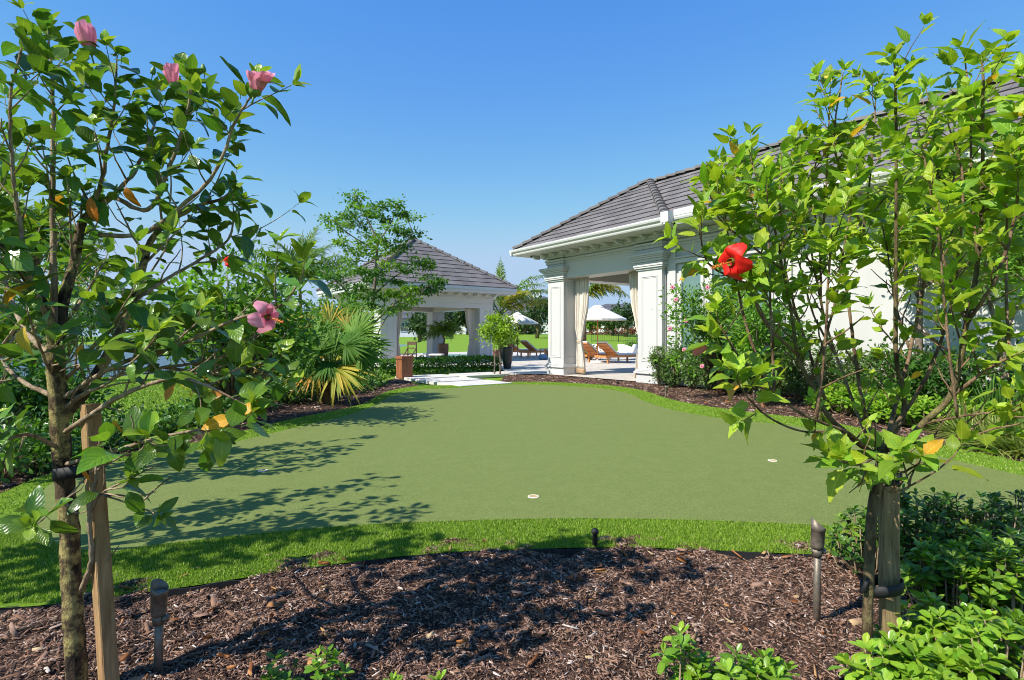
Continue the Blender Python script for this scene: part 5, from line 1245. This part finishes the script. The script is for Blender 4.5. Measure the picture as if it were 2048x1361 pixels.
# coconut palms
def frond(o, c, az, el, L_, drop, col, seed, n=46, ll=.42, tw=.9):
    r = random.Random(seed); P = []; p = Vector(c); k = 14
    for i in range(k+1):
        e = el - drop*(i/k)**1.3; P.append(p.copy()); p = p + V3(math.cos(az)*math.cos(e), math.sin(az)*math.cos(e), math.sin(e))*(L_/k)
    L = Leaves(seed); s_ = V3(-math.sin(az), math.cos(az), 0)
    for i in range(n):
        t = .14+.86*i/(n-1); f = t*k; j = min(int(f), k-1); q = P[j].lerp(P[j+1], f-j); tg = (P[j+1]-P[j]).normalized(); u = s_.cross(tg); u = u if u.z > 0 else -u
        ln = ll*(math.sin(math.pi*min(1,.18+.80*t))**.7)*r.uniform(.88,1.1)
        for sg in (-1,1):
            d = (tg*(1.6 if el > 1.3 else r.uniform(.5,.75))+s_*sg*.9+u*.18+V3(0,0,-r.uniform(.05,.5))).normalized(); L.add(q, d, u+s_*sg*-.3+jit(r,.15), (ln*(.58 if ll > .45 else .42),ln,ln*r.uniform(.8,1.6)), hue(r,col,.22,.4), r.choice(kinds('lance')))
    d = (P[-1]-P[-2]).normalized(); L.add(P[-1], d, V3(0,0,1), (ll*.25,ll*.7,ll), hue(r,col), 'lance0')
    f_ = L.build('frond', MT['frond'], o, False); MB().tube(P, [.022*L_/2*(1-.85*i/k)+.003 for i in range(k+1)], 5).build('rachis', MT['sepal'], f_, True)
def coco(base, crown, L_, label, seed, nf=13, yel=.25, spec=None, ll=.42, r0=.10, name='coconut_palm'):
    base, crown = Vector(base), Vector(crown); o = empty(name, base); tag(o, label, 'palm', 'feathery palms'); r = random.Random(seed); c = crown-base
    MB().tube([V3(0,0,-.05), c*.5+V3(.05,0,0), c], [r0*1.25,r0,r0*.8], 10).build('trunk', MT['palm_bark'], o, True)
    fr = spec or [(360*i/nf*2.4 % 360 + r.uniform(-12,12), 82-70*(i/nf)+r.uniform(-6,6), 70+40*(i/nf), i/nf) for i in range(nf)]
    for i, (az, el, drop, y) in enumerate(fr):
        k = min(1, max(0, (y-.45)*1.6))*yel*4; col = [(.10,.205,.03)[j]*(1-min(1,k))+(.66,.52,.035)[j]*min(1,k) for j in range(3)]
        frond(o, c, math.radians(az), math.radians(el), L_*r.uniform(.9,1.08)*(.80 if el > 80 else 1), math.radians(drop), col, seed*50+i, 58, ll)
    return o
def cp(px, py, d): return at(px, py, d)
coco((cp(600,580,30).x,30,0), cp(600,580,30), 4.1, 'bluish palm rising behind the left bed, left of the gazebo roof', 1, 11, .0, [(95,86,10,0),(75,80,35,0),(186,70,112,0),(174,60,105,0),(-8,70,114,0),(4,60,105,0),(230,70,110,0),(-50,70,110,0),(150,80,70,0),(30,80,70,0),(196,50,95,.1),(-12,50,95,.1)], .72)
coco((cp(1000,630,26).x,26,0), cp(1000,632,26), 3.2, 'palm with yellowing lower fronds right of the gazebo', 2, 12, .25, [(88,84,14,0),(8,70,80,.0),(-6,58,85,.2),(4,40,80,.62),(172,66,80,0),(186,48,80,.3),(-60,50,90,.66),(-30,66,95,.1),(30,55,80,.1)], .50)
coco((cp(1168,600,28).x,28,0), cp(1166,600,28), 2.5, 'palm with a golden arching frond seen inside the house pavilion', 3, 12, .25, [(-4,60,112,.66),(-14,48,105,.70),(10,66,80,.1),(88,84,15,0),(182,62,100,.3),(174,46,90,.6),(-40,62,100,.2),(-2,34,80,.2),(205,60,90,.1)], .52)
pq = ground(886.5,724,.03)
coco((pq.x,pq.y,.70), (pq.x,pq.y,1.12), 1.0, 'small dark palm growing in the brown glazed pot', 4, 13, .0, [(i*137.5, 78-4.6*i, 70+2*i, 0) for i in range(13)], .30, .03, 'potted_palm')
coco((cp(70,520,13).x,13,0), cp(70,500,13), 1.9, 'dark palm behind the left picture edge trees', 5, 12, .0, None, .5)
coco(Vector((ground(1014.5,737.5,.03).x, ground(1014.5,737.5,.03).y, .66)), Vector((ground(1014.5,737.5,.03).x, ground(1014.5,737.5,.03).y, .95)), .55, 'thin dark palm in the tall charcoal pot', 6, 8, .0, None, .22, .02, 'potted_palm')

# airy tree in front of the gazebo
d0 = 16.6; gt = Vector((cp(744,745,d0).x, d0, 0))
cl = [(707,393),(712,412),(700,430),(735,420),(690,445),(664,440),(678,455),(715,450),(745,430),(762,413),(790,408),(802,428),(770,440),(785,455),(820,433),(740,470),(805,465),(826,468),(760,482),(730,490),(683,484),(710,503),(745,508),(780,500),(800,490),(700,522),(690,545),(668,555),(680,572),(720,542),(750,545),(782,530),(812,540),(840,523),(856,531),(795,565),(820,577),(860,558),(876,565),(720,575),(700,592),(735,592),(760,592),(785,587),(815,592),(846,582),(868,577),(740,612),(770,622),(800,615),(700,612),(655,552),(645,540),(825,602),(720,632),(690,630),(760,560),(735,560)]
clump_tree('airy_tree', gt, [([gt, cp(743,690,d0), cp(745,620,d0), cp(752,540,d0), cp(752,480,d0), cp(730,430,d0), cp(710,392,d0)], .07, .012),
    ([cp(743,660,d0), cp(715,610,d0-.3), cp(680,570,d0-.6), cp(648,545,d0-.8)], .035, .01), ([cp(744,650,d0), cp(800,600,d0-.3), cp(845,578,d0-.5), cp(876,566,d0-.6)], .035, .01), ([cp(748,590,d0), cp(795,550,d0+.4), cp(852,528,d0+.6)], .03, .01),
    ([cp(752,490,d0), cp(780,450,d0+.2), cp(795,410,d0+.3)], .025, .008), ([cp(752,500,d0), cp(700,470,d0-.4), cp(666,440,d0-.6)], .025, .008), ([cp(743,700,d0), cp(770,640,d0+.4), cp(815,590,d0+.8)], .03, .01), ([cp(750,540,d0), cp(800,500,d0-.5), cp(826,466,d0-.7)], .024, .008)],
    [cp(x, y, d0 + R.uniform(-1.3,1.3)) for x, y in cl], 9800, .115, [(.09,.21,.02),(.13,.26,.024),(.18,.32,.03),(.06,.15,.018)], 'airy layered tree standing in front of the gazebo roof', seed=9, cr=.145, flat=.38)
# small round-headed tree
g3 = ground(1000,751.5); g3.z = 0; d3 = g3.y
clump_tree('small_tree', g3, [([g3, cp(1001,725,d3), cp(999,700,d3), cp(997,675,d3)], .026, .014), ([g3+V3(-.16,.05,0), cp(990,715,d3), cp(992,690,d3), cp(985,668,d3)], .022, .010), ([cp(1000,705,d3), cp(1010,680,d3), cp(1020,660,d3)], .014,.007)],
    [cp(997+34*math.cos(q)*math.sqrt(u), 660+27*math.sin(q)*math.sqrt(u), d3+R.uniform(-.35,.35)) for q, u in [(R.uniform(0,6.28), R.random()) for _ in range(34)]], 2600, .085, [(.24,.38,.02),(.30,.44,.03),(.17,.30,.02)], 'small yellow-green round-headed tree with two thin stems beside the charcoal pot', seed=12, cr=.085, flat=.7)
# low clipped hedge in front of the gazebo
hd = empty('low_hedge', (ground(880,746).x, ground(880,746).y, 0)); tag(hd, 'low clipped dark green hedge along the front of the gazebo', 'hedge')
h0, h1 = ground(757,751), ground(1002,739); n = 5200; g = np.random.default_rng(4); t = g.random(n); dirh = (h1-h0).normalized(); nrm = V3(-dirh.y, dirh.x, 0)
u = g.uniform(0,1,n); s = g.choice([0,1,2], n, p=[.45,.45,.1]); P = np.array([tuple(h0+ (h1-h0)*tt) for tt in t]); th = np.where(s==0, 0, u*.7); zz = np.where(s==0, u*.36, .36) + .03*np.sin(t*37) + g.normal(0,.02,n)
P = P + np.outer(th, np.array(nrm)) + g.normal(0,.025,(n,3)); P[:,2] = np.maximum(.01, zz); fc = np.where((s==0)[:,None], -np.array(nrm)[None], np.array([[0,0,1.]]))
L = Leaves(4); L.bulk(P-np.array(hd.location), unit(fc+g.normal(0,.7,(n,3))), unit(fc+[0,0,.6]+g.normal(0,.4,(n,3))), .085*g.uniform(.7,1.2,n), np.array(MD)[g.integers(3,size=n)]*g.uniform(.7,1.2,(n,1)), 'small'); L.build('foliage', MT['leaf_gloss'], hd)
b = MB()
for i in range(26): q = h0.lerp(h1, (i+.5)/26)+nrm*.3-Vector(hd.location); b.tube([q, q+jit(R,.05)+V3(0,0,.3)], [.012,.006], 4)
b.build('stems', MT['bark'], hd)

# left bed: croton, ground cover
bush('croton_bush', ground(520,792), .62, .5, .05, .78, 1500, .11, [(.42,.30,.03),(.30,.30,.04),(.45,.20,.03),(.12,.20,.03)], 'yellow croton bush between the red-flowered hibiscus and the fan palm', 'shrub', 'croton bushes', 31, 'spoon', 26, .13)
bush('croton_bush', ground(440,786), .5, .5, .05, .62, 900, .11, [(.42,.30,.03),(.25,.28,.04),(.12,.20,.03)], 'yellow-green croton bush left of the dark thin stake', 'shrub', 'croton bushes', 32, 'spoon', 20, .12)
o_ = ground(868,713,.03); bush('croton_bush', (o_.x,o_.y,.46), .34, .34, .02, .38, 420, .10, [(.50,.22,.02),(.48,.34,.04),(.20,.22,.03)], 'orange croton growing in the round white planter', 'shrub', 'croton bushes', 33, 'spoon', 14, .09)
o_ = cp(1180,705,24.5); bush('croton_bush', (o_.x,o_.y,.03), .7, .4, .05, .55, 700, .11, [(.42,.10,.02),(.35,.14,.03),(.10,.18,.03)], 'red croton bush behind the lounger next to the left drape', 'shrub', 'croton bushes', 34, 'spoon', 20, .10)
o_ = cp(1263,700,25.5); bush('round_bush', (o_.x,o_.y,.28), .36, .36, .02, .62, 900, .07, DK, 'dark clipped round bush in the pot beside the right drape', 'shrub', None, 35, 'small', 24, .09)
GC = 'low leafy ground cover shrubs in the left bed'
spots = [(742,774,.30,.30),(716,781,.32,.34),(684,788,.32,.34),(622,800,.36,.40),(585,806,.38,.42),(548,808,.38,.42),(512,818,.36,.42),(470,828,.36,.30),(428,838,.34,.22),(386,850,.34,.20),(340,862,.34,.20),(290,874,.34,.20),(238,890,.34,.24),(186,904,.34,.32),(130,918,.33,.44),(70,938,.33,.44),(10,958,.33,.44)]
names = ['by the front slab','left of the front slab','right of the fan palm trunk','left of the fan palm trunk','below the croton and left of the fan palm','under the yellow croton bush','between fan palm and dark thin stake','right against the dark thin stake','left of the dark thin stake','under the yellow withered leaves','behind the lower twigs of the pink-flowered hibiscus','over the lit lawn patch edge','right of the tan stake top','directly behind the tan stake top','behind the dark lichened trunk','left of the dark lichened trunk','at the very left picture edge']
for i, ((px, py, rr, hh), nm) in enumerate(zip(spots, names)):
    bush('ground_cover_shrub', ground(px,py), rr, rr*.9, .02, hh, 620, .075 if py < 850 else .065, DK+MD[:2], 'low green shrub '+nm, 'shrub', GC, 300+i, 'spoon', 18, .09, 'leaf_gloss')
for i, (px, py, rr, hh, lab) in enumerate(((-60,905,.6,1.1,'dark leafy bush low at the left picture edge'),(90,880,.5,.75,'dark leafy bush behind the lichened trunk'))):
    bush('dark_bush', ground(px,py), rr, rr, .03, hh, 1500, .085, DK, lab, 'shrub', 'dark bushes at the lawn edge', 330+i, 'small', 34, .13)
# tall greenery behind the left hero
for i, (px, py, d, rx, z0, z1, n, lab) in enumerate(((-40,560,16,2.0,.9,4.3,3000,'tall dark tree on the lake bank at the left edge'),(120,600,24,1.6,1.6,4.6,2600,'leafy tree on the lake bank behind the lichened trunk'))):
    p = at(px, CY, d); bush('bank_tree', (p.x, d, float(terrain_z(p.x, d))), rx, rx*.8, z0, z1, n, .17, DK+MD, lab, 'tree', 'trees on the lake bank', 340+i, 'small', 46, .3, 'leaf_far', .1)

# right bed: podocarpus along the wall, pink hibiscus, dark hedge shrubs, ground cover, grass clumps, feathery tree
PC = [(.11,.19,.05),(.15,.23,.065),(.085,.155,.04)]
pl_names = ['at the foot of the house column','second from the house column','under the first window','between the window posts','under the middle window','behind the pink hibiscus stake','under the last window','right of the last window','against the plain wall by the windows','against the sunny plain wall','behind the red-flowered hibiscus limbs','behind the trunk of the feathery tree']
for i, nm in enumerate(pl_names):
    p = hl(.12+i*.44, -.24-.03*math.sin(i*2)); bush('upright_shrub', p, .17, .17, .05, .92+.08*math.sin(i*1.9), 1500, .065, PC, 'thin grey-green upright shrub '+nm, 'shrub', 'upright shrubs along the house wall', 360+i, 'small', 30, .065, up=.8)
p = ground(1437,789); pk = [(at(x,y,9.4), .040, 'petal_pink') for x, y in ((1345,575),(1352,600),(1372,642),(1415,575),(1340,658),(1368,700),(1404,733))]
bush('hibiscus_tree', p, .66, .5, .62, 2.0, 7500, .072, MD+BR[:2], 'pink-flowered hibiscus tree in front of the house windows', 'tree', RG, 380, 'small', 60, .11, 'leaf_far', .03, flowers=pk, extra=[at(x,y,9.7) for x, y in ((1355,590),(1352,615),(1350,640),(1358,665),(1360,690),(1420,580),(1390,590),(1375,640),(1380,610),(1460,600),(1470,650),(1360,720),(1385,740),(1400,700))])
plank('tree_stake', ground(1439,791)+V3(0,0,-.05), at(1438,726,10.15), .075, .06, 'stake_red', 'thick red-brown stake under the pink-flowered hibiscus by the windows', (0,-1,0), GS)
p = ground(1530,812); bush('hibiscus_tree', p, .55, .5, .55, 1.75, 4200, .07, MD+BR, 'hibiscus tree between the windows and the red flower', 'tree', RG, 381, 'small', 46, .11, 'leaf_far', .025)
plank('tree_stake', ground(1527,816)+V3(0,0,-.05), at(1525,762,9.2), .05, .045, 'stake_red', 'thin orange-brown stake in the right bed near the small spotlight', (0,-1,0), GS)
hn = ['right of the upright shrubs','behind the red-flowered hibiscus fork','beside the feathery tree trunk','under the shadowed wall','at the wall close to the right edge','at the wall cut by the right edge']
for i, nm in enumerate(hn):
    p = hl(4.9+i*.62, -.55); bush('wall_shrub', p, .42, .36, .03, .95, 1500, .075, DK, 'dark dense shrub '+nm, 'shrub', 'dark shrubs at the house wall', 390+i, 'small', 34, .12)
gn = ['left end of the bright row','second in the bright row','under the hibiscus fork','below the feathery tree','beside the grass clump','behind the grass clump','farther along the bright row','at the right end of the bright row']
for i, ((px, py), nm) in enumerate(zip(((1668,822),(1712,832),(1760,842),(1808,850),(1860,858),(1915,862),(1720,815),(1980,872)), gn)):
    rosette_shrub('bright_ground_cover', ground(px,py), .34, .32, .34, 46, .115, BR, 'bright green broad-leaved plant '+nm, 'plant', 'bright broad-leaved plants in the right bed', 400+i, 'spoon', (6,9), 'leaf_soft')
def grass_clump(base, h, n, spread, cols, label, seed):
    r = random.Random(seed); o = empty('grass_clump', base); tag(o, label, 'grass clump', 'striped grass clumps in the right bed'); L = Leaves(seed)
    for i in range(n):
        a_ = r.uniform(0,6.28); e = r.uniform(.15,1.3); d = V3(math.cos(a_)*math.sin(e)*spread, math.sin(a_)*math.sin(e)*spread, math.cos(e)); ln = h*r.uniform(.6,1.1); out = V3(math.cos(a_),math.sin(a_),0)
        L.add(V3(r.gauss(0,.05),r.gauss(0,.05),0), d, V3(0,0,1)*.8-out*.4, (ln*.17,ln,ln*r.uniform(1.,2.2)), hue(r, r.choice(cols), .2), r.choice(kinds('lance')))
    L.build('blades', MT['leaf_soft'], o, False)
for i, (px, py, h, lab) in enumerate(((1985,905,.42,'pale striped grass clump nearest the turf curve'),(2050,915,.46,'pale striped grass clump at the right picture edge'),(1935,880,.4,'pale striped grass clump left of its two neighbours'),(2000,862,.62,'taller green grass clump behind the striped ones'))):
    grass_clump(ground(px,py), h, 190, 1.0, [(.22,.30,.06),(.35,.38,.12),(.12,.22,.03)] if i < 3 else [(.10,.22,.03),(.08,.18,.03)], lab, 420+i)
g4 = ground(1840,822); g4.z = 0; d4 = g4.y
cl = [(R.uniform(1765,2075), R.uniform(285,560)) for _ in range(64)]; cl = [(x, y) for x, y in cl if ((x-1935)/165)**2+((y-430)/160)**2 < 1]
clump_tree('feathery_tree', g4, [([g4, cp(1838,720,d4), cp(1839,620,d4), cp(1846,540,d4), cp(1890,420,d4), cp(1920,330,d4)], .062, .015), ([cp(1840,600,d4), cp(1800,520,d4), cp(1790,440,d4), cp(1800,350,d4)], .03,.008), ([cp(1846,545,d4), cp(1900,470,d4), cp(1980,400,d4), cp(2020,330,d4)], .03,.008), ([cp(1840,580,d4), cp(1930,520,d4), cp(2040,470,d4)], .028,.008)],
    [cp(x, y, d4 + R.uniform(-.9,.25)) for x, y in cl], 12000, .08, [(.26,.38,.02),(.33,.44,.03),(.20,.32,.02)], 'feathery yellow-green tree against the white house wall', seed=14, stem='small', cr=.16, flat=.6, matn='leaf_soft')
g5 = at(2010,CY,7.0); g5.z = 0
clump_tree('wall_tree', g5, [([g5, cp(2006,720,7.0), cp(1990,640,7.0), cp(1968,560,7.0), cp(1990,480,7.0)], .045, .015), ([cp(2000,690,7.0), cp(2040,600,7.0), cp(2080,520,7.0)], .03,.01)],
    [cp(R.uniform(1960,2110), R.uniform(380,600), 7.0+R.uniform(-.5,.3)) for _ in range(26)], 1700, .085, BR+MD, 'slanting small tree at the right end of the white wall', seed=15, cr=.15)

# ---------------------------------------------------------------- far trees
FT = 'trees far across the lawn and lake'
def far_tree(px, d, z, w, h, label, seed, cols=None, n=900, tr=.25):
    p = at(px, CY, d); return bush('far_tree', (p.x, d, z), w/2, w/2*.8, h*.40, h, n, max(.5, d*.0065), cols or [(.035,.075,.022),(.05,.10,.028),(.07,.125,.035)], label, 'tree', FT, seed, 'mini', 34, w*.10, 'leaf_far', tr)
for i, (px, d, w, h, lab) in enumerate(((1074,72,4.6,5.2,'dark far tree right of the umbrella between gazebo and column'),(1049,92,4.2,3.6,'small far tree under the ivory umbrella beside the gazebo'),(1225,84,5.0,3.6,'far tree below the umbrella inside the pavilion opening'),(1252,78,4.2,4.6,'tall far tree beside the right drape'),(1180,95,5,3.4,'bright far tree beside the left drape'),(838,70,3.6,4.0,'far tree seen between the two left gazebo drapes'),(905,96,7,4.6,'far tree behind the potted palm in the gazebo'),(935,90,4,4.2,'far tree beside the right gazebo drape'),(872,100,7,4.4,'far tree above the white planter'))):
    far_tree(px, d, float(terrain_z(at(px,CY,d).x, d)), w, h, lab, 500+i, BR if i == 4 else None)
proto = None
for i in range(22):
    px = -300 + i*44 + R.uniform(-12,12); d = R.uniform(232,262); p = at(px, CY, d)
    if proto is None or i < 3: o = far_tree(px, d, float(terrain_z(p.x, d)), 16, 15, 'distant dark tree on the far bank of the lake', 540+i, None, 700, .4); proto = proto or o
    else:
        o = copy_tree(proto); o.location = (p.x, d, float(terrain_z(p.x, d))); o.rotation_euler = (0,0,R.uniform(0,6)); k = R.uniform(.7,1.25); o.scale = (k,k,k*R.uniform(.8,1.1))
b_ = at(1045,CY,98); bush('far_hedge', (b_.x,98,float(terrain_z(b_.x,98))), 5, 1.2, .0, 1.3, 700, .6, [(.03,.07,.02)], 'dark clipped hedge in front of the far chimney house', 'hedge', None, 570, 'mini', 30, .5)
b_ = at(1212,CY,92); bush('flower_bed', (b_.x,92,float(terrain_z(b_.x,92))), 6, 1.2, .0, .9, 700, .45, [(.25,.06,.03),(.10,.08,.02)], 'reddish flower bed before the far house seen through the pavilion', 'flower bed', None, 571, 'mini', 34, .4)
sc = bpy.context.scene
w = bpy.data.worlds.new('World'); sc.world = w; w.use_nodes = True; nt = w.node_tree; nt.nodes.clear()
sky = nt.nodes.new('ShaderNodeTexSky'); sky.sky_type = 'NISHITA'; sky.sun_disc = False; sky.sun_elevation = SUN_EL
sky.sun_rotation = SUN_AZ + math.pi; sky.air_density = 1.0; sky.dust_density = .0; sky.ozone_density = 3.0
bg = nt.nodes.new('ShaderNodeBackground'); bg.inputs[1].default_value = .12; out = nt.nodes.new('ShaderNodeOutputWorld')
hs = nt.nodes.new('ShaderNodeHueSaturation'); hs.inputs['Saturation'].default_value = 1.74; hs.inputs['Value'].default_value = 2.25; hs.inputs['Hue'].default_value = .517
ga = nt.nodes.new('ShaderNodeGamma'); ga.inputs[1].default_value = .6; nt.links.new(sky.outputs[0], ga.inputs[0]); nt.links.new(ga.outputs[0], hs.inputs['Color']); se = nt.nodes.new('ShaderNodeSeparateColor'); cb = nt.nodes.new('ShaderNodeCombineColor'); nt.links.new(hs.outputs[0], se.inputs[0])
for i, cap in enumerate((2.35, 3.25, 4.45)):                 # keeps the hazy horizon from burning out
    m_ = nt.nodes.new('ShaderNodeMath'); m_.operation = 'SMOOTH_MIN'; m_.inputs[1].default_value = cap; m_.inputs[2].default_value = cap*.35
    nt.links.new(se.outputs[i], m_.inputs[0]); nt.links.new(m_.outputs[0], cb.inputs[i])
nt.links.new(cb.outputs[0], bg.inputs[0]); nt.links.new(bg.outputs[0], out.inputs[0])
T = Vector((math.sin(SUN_AZ)*math.cos(SUN_EL), math.cos(SUN_AZ)*math.cos(SUN_EL), -math.sin(SUN_EL)))
sl = bpy.data.lights.new('sun', 'SUN'); sl.energy = 4.5; sl.angle = math.radians(.53); sl.color = (1, .945, .85)
so = bpy.data.objects.new('sun', sl); COL.objects.link(so); so.rotation_euler = T.to_track_quat('-Z', 'Y').to_euler(); so.location = (-20, -10, 25)
cam = bpy.data.cameras.new('camera'); co = bpy.data.objects.new('camera', cam); COL.objects.link(co)
co.location = (0, 0, EYE); co.rotation_euler = (math.pi/2, 0, 0); cam.sensor_width = 36; cam.lens = FOC/2048*36; cam.shift_y = -8.5/2048; cam.clip_start = .05; cam.clip_end = 3000
sc.camera = co
sc.view_settings.view_transform = 'Standard'; sc.view_settings.look = 'None'; sc.view_settings.exposure = .70; sc.view_settings.gamma = 1
sc.render.engine = 'CYCLES'; sc.cycles.use_denoising = True; sc.cycles.denoising_input_passes = 'RGB_ALBEDO_NORMAL'; sc.cycles.denoising_prefilter = 'ACCURATE'; sc.cycles.filter_width = 1.0; sc.cycles.max_bounces = 8; sc.cycles.transparent_max_bounces = 8
sc.cycles.use_adaptive_sampling = True; sc.cycles.adaptive_threshold = .015
